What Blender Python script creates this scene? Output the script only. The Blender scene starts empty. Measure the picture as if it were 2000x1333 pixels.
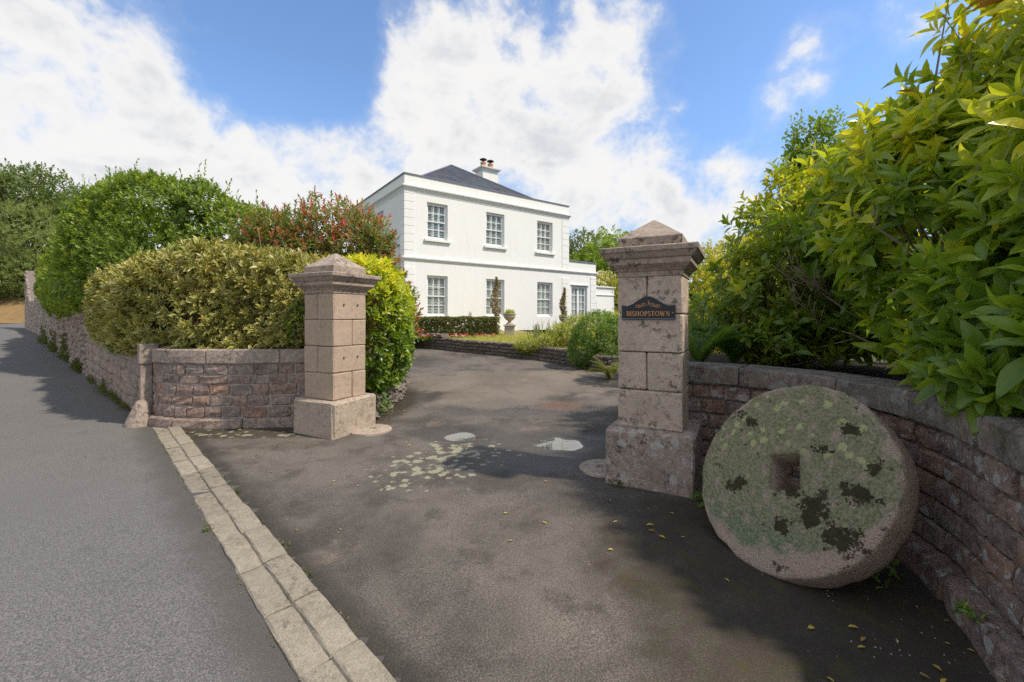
import bpy, math, random
import numpy as np
from mathutils import Vector, Matrix, noise as mn

random.seed(7)
rng = np.random.default_rng(11)
scene = bpy.context.scene
COL = scene.collection
R = math.radians

# ------------------------------------------------------------------ camera
FPX, HOR, EYE = 850.0, 620.0, 1.55          # focal length (px of 2000), horizon row, eye height
cam_d = bpy.data.cameras.new("camera")
cam_d.sensor_width = 36.0
cam_d.lens = FPX * 36.0 / 2000.0
cam_d.shift_y = -(666.5 - HOR) / 2000.0
cam_d.clip_start = 0.05
cam_d.clip_end = 2000.0
cam = bpy.data.objects.new("camera", cam_d)
COL.objects.link(cam)
cam.location = (0, 0, EYE)
cam.rotation_euler = (R(90), 0, 0)
scene.camera = cam

# ------------------------------------------------------------------ sun, sky, exposure
SUN_AZ = Vector((0.954, -0.30))             # horizontal direction towards the sun
SUN_EL = R(52)
sun_d = bpy.data.lights.new("sun", 'SUN')
sun_d.energy = 2.8
sun_d.angle = R(2.0)
sun_d.color = (1.0, 0.93, 0.82)
sun = bpy.data.objects.new("sun", sun_d)
COL.objects.link(sun)
sv = Vector((SUN_AZ.x * math.cos(SUN_EL), SUN_AZ.y * math.cos(SUN_EL), math.sin(SUN_EL)))
sun.rotation_euler = sv.to_track_quat('Z', 'Y').to_euler()
sun.location = sv * 30

scene.view_settings.view_transform = 'Standard'
scene.view_settings.look = 'None'
scene.view_settings.exposure = 0.65
scene.view_settings.gamma = 1.0
scene.view_settings.use_curve_mapping = False
scene.cycles.max_bounces = 8
scene.cycles.transparent_max_bounces = 12
scene.cycles.use_denoising = False
scene.cycles.sample_clamp_indirect = 6.0


class NT:
    """tiny node-tree writer"""
    def __init__(self, tree):
        self.t = tree
        tree.nodes.clear()

    def n(self, kind, props=None, **inp):
        nd = self.t.nodes.new(kind)
        for k, v in (props or {}).items():
            setattr(nd, k, v)
        for k, v in inp.items():
            key = int(k[1:]) if k[0] == 'i' and k[1:].isdigit() else k.replace('_', ' ')
            self.set(nd.inputs[key], v)
        return nd

    def set(self, sock, v):
        if isinstance(v, bpy.types.NodeSocket):
            self.t.links.new(v, sock)
        elif isinstance(v, (tuple, list)) and sock.type == 'RGBA' and len(v) == 3:
            sock.default_value = (*v, 1)
        else:
            sock.default_value = v

    def math(self, op, a, b=0.0, c=None, clamp=False):
        nd = self.n('ShaderNodeMath', {'operation': op, 'use_clamp': clamp}, i0=a, i1=b)
        if c is not None:
            self.set(nd.inputs[2], c)
        return nd.outputs[0]

    def mix(self, f, a, b, blend='MIX'):
        nd = self.t.nodes.new('ShaderNodeMix')
        nd.data_type = 'RGBA'
        nd.blend_type = blend
        self.set(nd.inputs[0], f); self.set(nd.inputs[6], a); self.set(nd.inputs[7], b)
        return nd.outputs[2]

    def ramp(self, f, stops, interp='LINEAR'):
        nd = self.t.nodes.new('ShaderNodeValToRGB')
        cr = nd.color_ramp
        cr.interpolation = interp
        while len(cr.elements) < len(stops):
            cr.elements.new(0.5)
        for e, (p, c) in zip(cr.elements, stops):
            e.position = p
            e.color = (c, c, c, 1) if isinstance(c, (int, float)) else (*c, 1)
        self.set(nd.inputs[0], f)
        return nd.outputs[0]

    def noise(self, vec, scale, detail=4, rough=0.55, dist=0.0, out=0):
        nd = self.n('ShaderNodeTexNoise', None, Vector=vec, Scale=scale, Detail=detail, Roughness=rough, Distortion=dist)
        return nd.outputs[out]

    def voro(self, vec, scale, feature='F1', out=0, rand=1.0):
        nd = self.n('ShaderNodeTexVoronoi', {'feature': feature}, Vector=vec, Scale=scale, Randomness=rand)
        return nd.outputs[out]

    def step(self, v, a, b):
        return self.n('ShaderNodeMapRange', {'interpolation_type': 'SMOOTHSTEP'}, Value=v, From_Min=a, From_Max=b).outputs[0]

    def fall(self, pos, c, r):
        """1 at a point of the x, y plane, 0 at its rim, negative beyond"""
        s = self.n('ShaderNodeSeparateXYZ', None, Vector=pos)
        dx = self.math('MULTIPLY', self.math('SUBTRACT', s.outputs[0], c[0]), 1.0 / r[0])
        dy = self.math('MULTIPLY', self.math('SUBTRACT', s.outputs[1], c[1]), 1.0 / r[1])
        return self.math('SUBTRACT', 1.0, self.math('SQRT', self.math('ADD', self.math('MULTIPLY', dx, dx), self.math('MULTIPLY', dy, dy))))

    def blob(self, pos, c, r, amp=0.0, nz=None):
        """soft mask round a point on the ground (x, y), edge broken by a noise value"""
        s = self.n('ShaderNodeSeparateXYZ', None, Vector=pos)
        dx = self.math('MULTIPLY', self.math('SUBTRACT', s.outputs[0], c[0]), 1.0 / r[0])
        dy = self.math('MULTIPLY', self.math('SUBTRACT', s.outputs[1], c[1]), 1.0 / r[1])
        d = self.math('SQRT', self.math('ADD', self.math('MULTIPLY', dx, dx), self.math('MULTIPLY', dy, dy)))
        if nz is not None:
            d = self.math('ADD', d, self.math('MULTIPLY', self.math('SUBTRACT', nz, 0.5), amp))
        return self.step(d, 1.15, 0.75)


# ---- world: Nishita sky with broken cumulus laid out by direction
world = bpy.data.worlds.new("World")
scene.world = world
world.use_nodes = True
w = NT(world.node_tree)
sky = w.n('ShaderNodeTexSky', {'sky_type': 'NISHITA', 'sun_disc': False, 'sun_elevation': SUN_EL,
                               'sun_rotation': math.atan2(SUN_AZ.x, SUN_AZ.y), 'altitude': 20.0,
                               'air_density': 1.0, 'dust_density': 0.15, 'ozone_density': 2.0})
dirv = w.n('ShaderNodeTexCoord').outputs['Generated']
sep = w.n('ShaderNodeSeparateXYZ', None, Vector=dirv)


def pxdir(px, py):
    return Vector((px - 1000.0, FPX, HOR - py)).normalized()


# cloud masses: (px, py, angular radius in px near the centre, weight)
CLOUDS = [(60, 60, 120, .28), (180, 150, 150, .62), (60, 330, 260, .75), (250, 290, 130, .55), (340, 370, 120, .60), (470, 350, 120, .55), (560, 335, 75, .42), (655, 260, 55, .45), (640, 360, 100, .50),
          (460, 30, 110, .30), (480, 250, 40, .30),
          (840, 270, 95, .60), (800, 210, 60, .40), (930, 170, 90, .50), (1010, 250, 110, .62), (1120, 180, 100, .62), (1190, 240, 95, .60), (1060, 330, 130, .55), (850, 60, 85, .42), (890, 120, 70, .30),
          (980, 30, 90, .42), (720, 390, 100, .50), (1230, 40, 55, .36), (1200, 330, 90, .42), (1150, 110, 60, .30),
          (1585, 100, 55, .60), (1525, 185, 45, .66), (1460, 120, 45, .36), (1250, 420, 130, .50), (1400, 400, 110, .50), (1480, 360, 70, .36), (1480, 260, 60, -.25), (1900, 10, 80, .30), (1420, 280, 30, .28), (1780, 10, 40, .28),
          (250, 440, 130, .45), (450, 450, 110, .40), (660, 440, 110, .40), (880, 430, 110, .35), (560, 130, 120, -.5), (450, 200, 70, -.45), (600, 190, 85, -.5), (425, 245, 55, -.5), (1370, 180, 110, -.35), (640, 60, 95, -.30), (1750, 200, 170, -.30), (440, 280, 45, -.30), (690, 130, 60, -.25),
          (960, 265, 26, -.42), (1080, 70, 40, -.50), (20, 50, 50, -.22), (370, 60, 40, -.2)]
acc = None
for (px, py, r, wt) in CLOUDS:
    d = pxdir(px, py)
    k = 1.0 / (r / (FPX * math.sqrt(1 + ((px - 1000) / FPX) ** 2 + ((HOR - py) / FPX) ** 2))) ** 2
    dot = w.n('ShaderNodeVectorMath', {'operation': 'DOT_PRODUCT'}, i0=dirv, i1=tuple(d)).outputs['Value']
    e = w.math('EXPONENT', w.math('MULTIPLY', w.math('SUBTRACT', dot, 1.0), 1.3 * k))
    acc = w.math('MULTIPLY', e, wt) if acc is None else w.math('MULTIPLY_ADD', e, wt, acc)
# cumulus noise stretched towards the horizon like a layer seen from below
zz = w.math('ADD', w.math('MAXIMUM', sep.outputs[2], 0.0), 0.25)
lay = w.n('ShaderNodeVectorMath', {'operation': 'SCALE'}, i0=dirv, Scale=w.math('DIVIDE', 1.0, zz)).outputs[0]
acc = w.math('DIVIDE', acc, w.math('MULTIPLY_ADD', w.math('MAXIMUM', acc, 0.0), 0.75, 1.0))
n_big = w.noise(lay, 1.9, 10, 0.58, 0.15)
n_mid = w.noise(dirv, 6.5, 10, 0.60, 0.25)
n_fine = w.noise(dirv, 24.0, 8, 0.62, 0.2)
bil = w.voro(w.n('ShaderNodeVectorMath', {'operation': 'ADD'}, i0=dirv, i1=w.n('ShaderNodeVectorMath', {'operation': 'SCALE'}, i0=w.noise(dirv, 14, 4, .6, out=1), Scale=.05).outputs[0]).outputs[0], 13.0, 'SMOOTH_F1')
dens = w.math('ADD', acc, w.math('MULTIPLY', w.math('SUBTRACT', n_big, 0.5), 0.7))
dens = w.math('ADD', dens, w.math('MULTIPLY', w.math('SUBTRACT', n_mid, 0.5), 1.6))
dens = w.math('ADD', dens, w.math('MULTIPLY', w.math('SUBTRACT', n_fine, 0.5), 0.6))
dens = w.math('ADD', dens, w.math('MULTIPLY', w.math('SUBTRACT', 0.40, bil), 0.55))
# away from the picture the same broken cover goes on
away = w.step(w.n('ShaderNodeVectorMath', {'operation': 'DOT_PRODUCT'}, i0=dirv, i1=(0, 1, 0.25)).outputs['Value'], 0.62, 0.35)
dens = w.math('ADD', dens, w.math('MULTIPLY', away, 0.42))
mask = w.step(dens, 0.09, 0.62)
veil = w.math('MULTIPLY', w.step(dens, -0.10, 0.45), 0.22)
mask = w.math('MAXIMUM', w.math('MULTIPLY', mask, 0.98), veil)
shade = w.math('ADD', w.noise(lay, 3.2, 6, 0.6, 0.4), w.math('MULTIPLY', w.math('SUBTRACT', n_mid, .5), .5))
thick = w.step(dens, 0.5, 0.95)
ccol = w.mix(w.math('MULTIPLY', w.step(shade, 0.42, 0.70), w.math('MULTIPLY', thick, 0.9)), (4.0, 3.95, 3.88), (2.80, 2.93, 3.12))
hz_ = w.step(sep.outputs[2], -0.02, 0.42)
skyc = w.mix(1.0, sky.outputs[0], w.mix(hz_, (.40, .44, .50), (0.80, 0.89, 0.98)), 'MULTIPLY')
allc = w.mix(mask, skyc, ccol)
bg = w.n('ShaderNodeBackground', None, Color=allc, Strength=0.15)
wo = w.n('ShaderNodeOutputWorld')
world.node_tree.links.new(bg.outputs[0], wo.inputs[0])
try:
    world.cycles.sampling_method = 'MANUAL'
    world.cycles.sample_map_resolution = 512
except Exception:
    pass


# ------------------------------------------------------------------ small helpers
def tag(o, label=None, cat=None, group=None, kind=None):
    if label: o['label'] = label
    if cat: o['category'] = cat
    if group: o['group'] = group
    if kind: o['kind'] = kind
    return o


def thing(name, label, cat, loc=(0, 0, 0), group=None, rz=0.0):
    o = bpy.data.objects.new(name, None)
    o.empty_display_size = 0.2
    COL.objects.link(o)
    o.location = loc
    o.rotation_euler = (0, 0, rz)
    return tag(o, label, cat, group)


def link(name, me, mat=None, parent=None):
    o = bpy.data.objects.new(name, me)
    if mat is not None and len(me.materials) == 0:
        me.materials.append(mat)
    COL.objects.link(o)
    if parent is not None:
        o.parent = parent
    return o


def base_of(parent):
    """location of the top of a parent chain (things here are unrotated unless built locally)"""
    p = Vector((0, 0, 0))
    while parent is not None:
        p = p + parent.location
        parent = parent.parent
    return p


def obj(name, V, F, mat, parent=None, smooth=False, local=False):
    """one mesh object; V in world coordinates unless local"""
    V = np.asarray(V, float)
    if parent is not None and not local:
        V = V - np.array(base_of(parent))
    me = bpy.data.meshes.new(name)
    me.from_pydata(V.tolist(), [], [list(f) for f in F])
    if smooth:
        me.polygons.foreach_set('use_smooth', [True] * len(me.polygons))
    me.update()
    return link(name, me, mat, parent)


class MB:
    """collects simple solids into one mesh"""
    def __init__(self):
        self.V, self.F = [], []

    def add(self, V, F):
        o = len(self.V)
        self.V += [tuple(v) for v in V]
        self.F += [tuple(i + o for i in f) for f in F]
        return self

    def box(self, x0, x1, y0, y1, z0, z1):
        V = [(x0, y0, z0), (x1, y0, z0), (x1, y1, z0), (x0, y1, z0), (x0, y0, z1), (x1, y0, z1), (x1, y1, z1), (x0, y1, z1)]
        F = [(0, 3, 2, 1), (4, 5, 6, 7), (0, 1, 5, 4), (1, 2, 6, 5), (2, 3, 7, 6), (3, 0, 4, 7)]
        return self.add(V, F)

    def bevbox(self, x0, x1, y0, y1, z0, z1, b=0.01, j=0.0):
        """box with all edges chamfered"""
        V, F = chamfer_box(x0, x1, y0, y1, z0, z1, b, j)
        return self.add(V, F)

    def loft(self, rings, cap=True, closed=True):
        n = len(rings[0]); o = len(self.V)
        for r in rings: self.V += [tuple(p) for p in r]
        for i in range(len(rings) - 1):
            for k in range(n if closed else n - 1):
                a, b = k, (k + 1) % n
                self.F.append((o + i * n + a, o + i * n + b, o + (i + 1) * n + b, o + (i + 1) * n + a))
        if cap:
            self.F.append(tuple(o + k for k in reversed(range(n))))
            self.F.append(tuple(o + (len(rings) - 1) * n + k for k in range(n)))
        return self

    def lathe(self, prof, c=(0, 0, 0), n=20, cap=True):
        rings = [[(c[0] + r * math.cos(2 * math.pi * k / n), c[1] + r * math.sin(2 * math.pi * k / n), c[2] + z) for k in range(n)] for r, z in prof]
        return self.loft(rings, cap)

    def tube(self, pts, radii, n=6):
        pts = [Vector(p) for p in pts]
        rings = []
        up = Vector((0.13, 0.21, 1)).normalized()
        for i, p in enumerate(pts):
            t = (pts[min(i + 1, len(pts) - 1)] - pts[max(i - 1, 0)])
            t = t.normalized() if t.length > 1e-9 else Vector((0, 0, 1))
            a = t.cross(up)
            if a.length < 1e-3: a = t.cross(Vector((1, 0, 0)))
            a.normalize(); b = t.cross(a)
            r = radii[i] if hasattr(radii, '__len__') else radii
            rings.append([p + (a * math.cos(2 * math.pi * k / n) + b * math.sin(2 * math.pi * k / n)) * r for k in range(n)])
        return self.loft(rings)

    def build(self, name, mat, parent=None, smooth=False, local=False):
        return obj(name, self.V, self.F, mat, parent, smooth, local)


def chamfer_box(x0, x1, y0, y1, z0, z1, b, j=0.0):
    V, idx = [], {}
    X, Y, Z = (x0, x1), (y0, y1), (z0, z1)
    for i in range(2):
        for k in range(2):
            for l in range(2):
                for ax in range(3):
                    p = [X[i], Y[k], Z[l]]
                    sgn = (1 if i == 0 else -1, 1 if k == 0 else -1, 1 if l == 0 else -1)
                    for a2 in range(3):
                        if a2 != ax: p[a2] += sgn[a2] * b * (1 + random.uniform(-.6, .8) * (j > 0))
                        else: p[a2] += random.uniform(-j, j)
                    idx[(i, k, l, ax)] = len(V); V.append(tuple(p))
    F = []
    q = lambda *a: tuple(idx[t] for t in a)
    F += [q((0, 0, 0, 0), (0, 0, 1, 0), (0, 1, 1, 0), (0, 1, 0, 0)), q((1, 0, 0, 0), (1, 1, 0, 0), (1, 1, 1, 0), (1, 0, 1, 0)),
          q((0, 0, 0, 1), (1, 0, 0, 1), (1, 0, 1, 1), (0, 0, 1, 1)), q((0, 1, 0, 1), (0, 1, 1, 1), (1, 1, 1, 1), (1, 1, 0, 1)),
          q((0, 0, 0, 2), (0, 1, 0, 2), (1, 1, 0, 2), (1, 0, 0, 2)), q((0, 0, 1, 2), (1, 0, 1, 2), (1, 1, 1, 2), (0, 1, 1, 2))]
    for (a, b2, c) in ((0, 1, 2), (1, 2, 0), (0, 2, 1)):
        for i in range(2):
            for k in range(2):
                def key(l, ax):
                    t = [0, 0, 0]; t[a] = i; t[b2] = k; t[c] = l
                    return (t[0], t[1], t[2], ax)
                F.append(q(key(0, a), key(1, a), key(1, b2), key(0, b2)))
    for i in range(2):
        for k in range(2):
            for l in range(2):
                F.append(q((i, k, l, 0), (i, k, l, 1), (i, k, l, 2)))
    return V, F


def fix_normals(o):
    import bmesh
    bm = bmesh.new(); bm.from_mesh(o.data)
    bmesh.ops.recalc_face_normals(bm, faces=bm.faces)
    bm.to_mesh(o.data); bm.free()
    return o


# ground height: flat at the gate, climbing up the drive and up the road
def g(x, y):
    h = 0.0
    for a, b, s in ((6, 8, None), (8, 15, .05), (15, 30, .02), (30, 90, .05)):
        if y > a:
            t = min(y, b) - a
            h += 0.05 * t * t / 4 if s is None else s * t
    return h


def at(px, py, z=None):
    """point of the ground (or of a level z) that the photograph shows at a pixel"""
    k = (px - 1000.0) / FPX; m = (HOR - py) / FPX
    if z is not None:
        y = (z - EYE) / m
        return Vector((k * y, y, z))
    lo, hi = 0.3, 200.0
    for _ in range(60):
        mid = (lo + hi) / 2
        if EYE + m * mid > g(k * mid, mid): lo = mid
        else: hi = mid
    return Vector((k * lo, lo, g(0, lo)))


class Path:
    """plan curve through points (Catmull-Rom), by arc length; normal points to the given side"""
    def __init__(self, pts, side=1, n=24, smooth=True):
        P = [Vector((p[0], p[1])) for p in pts]
        out = []
        if smooth and len(P) > 2:
            Q = [P[0] * 2 - P[1]] + P + [P[-1] * 2 - P[-2]]
            for i in range(1, len(Q) - 2):
                for k in range(n):
                    t = k / n
                    a, b, c, d = Q[i - 1], Q[i], Q[i + 1], Q[i + 2]
                    out.append(0.5 * ((2 * b) + (c - a) * t + (2 * a - 5 * b + 4 * c - d) * t * t + (3 * b - a - 3 * c + d) * t ** 3))
            out.append(P[-1])
        else:
            out = P
        self.P = out; self.side = side
        self.S = [0.0]
        for a, b in zip(out, out[1:]): self.S.append(self.S[-1] + (b - a).length)
        self.L = self.S[-1]

    def __call__(self, s):
        S, P = self.S, self.P
        i = 0
        if s >= self.L: i = len(P) - 2
        elif s > 0:
            lo, hi = 0, len(S) - 1
            while hi - lo > 1:
                m = (lo + hi) // 2
                if S[m] <= s: lo = m
                else: hi = m
            i = lo
        d = P[i + 1] - P[i]; l = d.length or 1e-9
        p = P[i] + d * ((s - S[i]) / l); t = d / l
        return p, t, Vector((t.y, -t.x)) * self.side


def block(path, s0, s1, z0, z1, d0, d1, bev=0.012, j=0.0, nx=2, zf=None, ox=0.0):
    """a stone along a path: from s0 to s1, z0 to z1, depth d0 (behind) to d1 (proud of the face)"""
    rings = []
    ss = [s0, s0 + bev] + [s0 + (s1 - s0) * k / nx for k in range(1, nx)] + [s1 - bev, s1]
    for i, s in enumerate(ss):
        e = bev if i in (0, len(ss) - 1) else 0.0
        p, t, nn = path(s)
        zb = zf(p.x, p.y) if zf else 0.0
        jj = lambda: random.uniform(-j, j)
        prof = [(d0, z0 + jj() * .5), (d1 - bev - e * .5 + jj(), z0 + e * .6 + jj()), (d1 - e + jj(), z0 + bev + e * .5 + jj()),
                (d1 - e * .8 + jj() * 1.6 + j * .6, (z0 + z1) / 2 + jj()),
                (d1 - e + jj(), z1 - bev - e * .5 + jj()), (d1 - bev - e * .5 + jj(), z1 - e * .6 + jj()), (d0, z1 + jj() * .5)]
        sj = jj() * .8
        rings.append([(p.x + nn.x * d + t.x * sj, p.y + nn.y * d + t.y * sj, z + zb) for d, z in prof])
    return rings


def add_block(name, mat, parent, *a, **k):
    m = MB(); m.loft(block(*a, **k))
    return m.build(name, mat, parent, smooth=False)


def lay_courses(path, parent, mat, courses, zf=None, wmin=.2, wmax=.4, gap=.012, d0=-.1, proud=.012, bev=.012, j=.004, s0=0.0, s1=None, name='stone', limit=300, nx=2):
    """courses: list of (z0, z1); every stone its own part"""
    s1 = path.L if s1 is None else s1
    n = 0
    for (z0, z1) in courses:
        s = s0 - random.uniform(0, wmin) * .9
        while s < s1 - .03:
            wd = random.uniform(wmin, wmax)
            a, b = max(s, s0), min(s + wd, s1)
            if s1 - b < wmin * .45: b = s1
            if b - a > .04:
                add_block(name, mat, parent, path, a + gap / 2, b - gap / 2, z0 + gap / 2 + random.uniform(-.3, .3) * gap, z1 - gap / 2 + random.uniform(-.3, .3) * gap,
                          d0, proud + random.uniform(-.006, .008), bev=min(bev, (z1 - z0) * .25), j=j, nx=nx, zf=zf)
                n += 1
            s = b if b == s1 else s + wd
            if b == s1: break
    return n

# ------------------------------------------------------------------ materials
def new_mat(name):
    m = bpy.data.materials.new(name)
    m.use_nodes = True
    return m, NT(m.node_tree)


def finish(t, color, rough=0.8, bump=None, bump_d=0.01, spec=0.3, metal=0.0, bump_s=1.0, extra=None):
    b = t.n('ShaderNodeBsdfPrincipled', None, Base_Color=color, Roughness=rough, Metallic=metal)
    b.inputs['Specular IOR Level'].default_value = spec
    if bump is not None:
        nb = t.n('ShaderNodeBump', None, Strength=bump_s, Distance=bump_d, Height=bump)
        t.t.links.new(nb.outputs[0], b.inputs['Normal'])
    o = t.n('ShaderNodeOutputMaterial')
    t.t.links.new(b.outputs[0], o.inputs[0])
    return b


def coords(t, jitter=True):
    """object coordinates, shifted for every object so alike pieces differ"""
    co = t.n('ShaderNodeTexCoord').outputs['Object']
    if not jitter: return co, None
    rnd = t.n('ShaderNodeObjectInfo').outputs['Random']
    off = t.n('ShaderNodeCombineXYZ', None, X=t.math('MULTIPLY', rnd, 37.0), Y=t.math('MULTIPLY', rnd, 91.0), Z=t.math('MULTIPLY', rnd, 53.0)).outputs[0]
    return t.n('ShaderNodeVectorMath', {'operation': 'ADD'}, i0=co, i1=off).outputs[0], rnd


def stone_mat(name, palette, speck=0.5, lichen=0.5, dark=0.4, bump_d=.012, scale=1.0, lich_col=(.52, .51, .45), rough=.9, ochre=0.0, moss=0.0, rug=.6, spots=0.0):
    m, t = new_mat(name)
    co, rnd = coords(t)
    base = t.ramp(rnd, palette)
    big = t.noise(co, 4 * scale, 5, .6)
    base = t.mix(t.math('MULTIPLY', t.step(big, .40, .72), rug), base, t.mix(1.0, base, (.52, .50, .50), 'MULTIPLY'))
    mid = t.noise(co, 20 * scale, 6, .72)
    base = t.mix(rug, base, t.mix(t.step(mid, .40, .62), t.mix(1.0, base, (.72, .70, .70), 'MULTIPLY'), t.mix(1.0, base, (1.25, 1.23, 1.2), 'MULTIPLY')))
    gr = t.noise(co, 160 * scale, 3, .7)
    base = t.mix(t.math('MULTIPLY', t.step(gr, .42, .72), speck), base, t.mix(1.0, base, (1.7, 1.65, 1.62), 'MULTIPLY'))
    gr2 = t.noise(co, 95 * scale, 3, .75)
    base = t.mix(t.math('MULTIPLY', t.step(gr2, .56, .66), speck), base, t.mix(1.0, base, (.38, .36, .36), 'MULTIPLY'))
    dn = t.noise(co, 17 * scale, 9, .78)
    dz = t.step(t.noise(co, 3.1 * scale, 4, .6), .36, .62)
    base = t.mix(t.math('MULTIPLY', t.math('MULTIPLY', t.step(dn, .52, .58), dz), dark), base, (.035, .030, .027))
    if ochre:
        on = t.noise(co, 7 * scale, 6, .7)
        base = t.mix(t.math('MULTIPLY', t.step(on, .55, .66), ochre), base, (.30, .13, .06))
    if moss:
        mo = t.noise(co, 5 * scale, 7, .7)
        base = t.mix(t.math('MULTIPLY', t.step(mo, .56, .64), moss), base, (.07, .085, .03))
    ln = t.math('ADD', t.math('MULTIPLY', t.noise(co, 15 * scale, 9, .72), .8), t.math('MULTIPLY', t.noise(co, 3.4 * scale, 3, .5), .2))
    l2 = t.voro(t.n('ShaderNodeVectorMath', {'operation': 'ADD'}, i0=co, i1=t.n('ShaderNodeVectorMath', {'operation': 'SCALE'}, i0=t.noise(co, 30, 3, out=1), Scale=.05).outputs[0]).outputs[0], 11 * scale)
    lmask = t.math('MAXIMUM', t.step(ln, .665 - .19 * lichen, .70 - .19 * lichen), t.math('MULTIPLY', t.step(l2, .05 + .13 * lichen, .02 + .1 * lichen), .9))
    if spots:
        sv_ = t.math('ADD', t.voro(co, 7.5 * scale), t.math('MULTIPLY', t.math('SUBTRACT', t.noise(co, 38, 4, .7), .5), .35))
        lmask = t.math('MAXIMUM', lmask, t.math('MULTIPLY', t.step(sv_, .31, .25), spots))
    lc = t.mix(t.noise(co, 60, 4), tuple(c * .6 for c in lich_col), lich_col)
    base = t.mix(t.math('MULTIPLY', lmask, min(1, lichen * 1.6)), base, lc)
    h = t.math('ADD', t.math('MULTIPLY', t.noise(co, 26 * scale, 6, .7), 1.0), t.math('MULTIPLY', gr, .25))
    finish(t, base, rough, h, bump_d, .25)
    return m


M = {}
PINK = [(0, (.43, .32, .23)), (.5, (.39, .29, .21)), (1, (.46, .345, .25))]
M['granite'] = stone_mat('pink_granite', PINK, .55, .06, .22, .006, rug=.22)
M['granite_old'] = stone_mat('weathered_granite', [(0, (.48, .38, .295)), (1, (.53, .42, .325))], .7, .34, .75, .008, rug=.3, spots=.35)
M['granite_cap'] = stone_mat('capstone_granite', [(0, (.35, .28, .225)), (1, (.39, .31, .245))], .6, .2, .8, .010, moss=.25, rug=.5)
M['plinth'] = stone_mat('plinth_granite', [(0, (.40, .325, .25)), (1, (.42, .34, .26))], .6, .16, .5, .012, moss=.2, rug=.35)
M['plinth_old'] = stone_mat('lichened_plinth_granite', [(0, (.36, .28, .23)), (1, (.39, .30, .245))], .6, .54, .8, .012, lich_col=(.66, .64, .57), rug=.5, spots=.6)
WALLP = [(0, (.40, .295, .24)), (.2, (.33, .26, .225)), (.4, (.45, .295, .215)), (.55, (.36, .285, .245)), (.75, (.43, .325, .27)), (.92, (.47, .28, .195)), (1, (.31, .255, .22))]
M['wallstone'] = stone_mat('mauve_walling_stone', WALLP, .65, .50, .5, .040, ochre=.42, rug=.75, spots=.3)
M['wallstone_grey'] = stone_mat('grey_walling_stone', [(0, (.47, .355, .285)), (.4, (.43, .335, .275)), (.7, (.51, .37, .285)), (1, (.45, .375, .315))], .65, .48, .4, .045, ochre=.25, rug=.7, spots=.3)
M['wallstone_dark'] = stone_mat('dark_walling_stone', [(0, (.33, .235, .19)), (.3, (.40, .25, .18)), (.6, (.31, .24, .205)), (1, (.37, .27, .22))], .6, .52, .6, .036, lich_col=(.66, .65, .60), ochre=.35, spots=.9)  # darker, browner stone for the wall behind the millstone
M['garden_stone'] = stone_mat('dark_garden_stone', [(0, (.21, .18, .15)), (.5, (.25, .21, .17)), (1, (.18, .16, .14))], .4, .42, .6, .03)
M['coping'] = stone_mat('lichened_coping', [(0, (.40, .325, .265)), (1, (.36, .29, .235))], .5, .36, .6, .012, ochre=.10)
M['coping_old'] = stone_mat('grey_lichened_coping', [(0, (.25, .205, .17)), (1, (.22, .185, .155))], .5, .52, .75, .016, spots=.6, lich_col=(.40, .42, .36), moss=.3)
M['kerb'] = stone_mat('pale_granite_kerb', [(0, (.22, .19, .145)), (.35, (.30, .258, .195)), (.7, (.26, .225, .17)), (1, (.33, .285, .215))], .7, .15, .5, .006, rug=.3)


def simple(name, col, rough=.6, spec=.4, metal=0.0, nz=.12, scale=8.0, bump=.0, dirt=None):
    m, t = new_mat(name)
    co, rnd = coords(t)
    n = t.noise(co, scale, 5, .6)
    c = t.mix(n, tuple(x * (1 - nz) for x in col), tuple(min(1, x * (1 + nz)) for x in col))
    if dirt:
        c = t.mix(t.step(t.noise(co, 3, 6, .7), .52, .75), c, dirt)
    finish(t, c, rough, n if bump else None, bump, spec, metal)
    return m


m, t = new_mat('white_render')
co, _ = coords(t, False)
st_ = t.noise(t.n('ShaderNodeVectorMath', {'operation': 'MULTIPLY'}, i0=co, i1=(3.0, 3.0, .35)).outputs[0], 1.6, 6, .65)
c = t.mix(t.math('MULTIPLY', t.step(st_, .48, .75), .35), (.82, .80, .75), (.66, .635, .57))
c = t.mix(t.math('MULTIPLY', t.step(t.noise(co, .7, 4, .6), .45, .7), .25), c, (.74, .725, .68))
finish(t, c, .78, None, 0, .25)
M['render'] = m
M['trim'] = simple('cream_trim', (.76, .745, .70), .7, .25, nz=.03, scale=5)
M['paint'] = simple('white_window_paint', (.80, .80, .79), .45, .4, nz=.02)
M['shutter'] = simple('pale_shutter', (.66, .67, .61), .5, .4, nz=.03)
M['inside'] = simple('dark_interior', (.05, .05, .045), .9, .1)
M['lead'] = simple('lead_flashing', (.17, .18, .20), .6, .4, nz=.2)
M['cowl'] = simple('black_cowl', (.02, .02, .02), .5, .4)
M['terracotta'] = simple('terracotta_pot', (.50, .25, .14), .8, .2, nz=.2)
M['mortar'] = simple('grey_mortar', (.19, .155, .13), .95, .1, nz=.35, scale=14, bump=.01)
M['mortar_pale'] = simple('pale_mortar', (.40, .35, .30), .95, .1, nz=.35, scale=14, bump=.01)
M['urn'] = simple('weathered_urn_stone', (.44, .37, .29), .9, .15, nz=.3, scale=12, bump=.01, dirt=(.16, .13, .11))
M['sign'] = simple('black_sign_slate', (.010, .012, .018), .35, .5, nz=.2)
M['gilt'] = simple('copper_gilt', (.72, .31, .10), .5, .4, nz=.12, scale=60)
M['twig'] = simple('grey_brown_twig', (.25, .185, .135), .9, .15, nz=.4, scale=20)
M['bark'] = simple('dark_bark', (.07, .055, .04), .95, .1, nz=.4, scale=10, bump=.02)
M['chair'] = simple('pale_chair_cloth', (.66, .63, .58), .8, .2, nz=.06)
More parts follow.
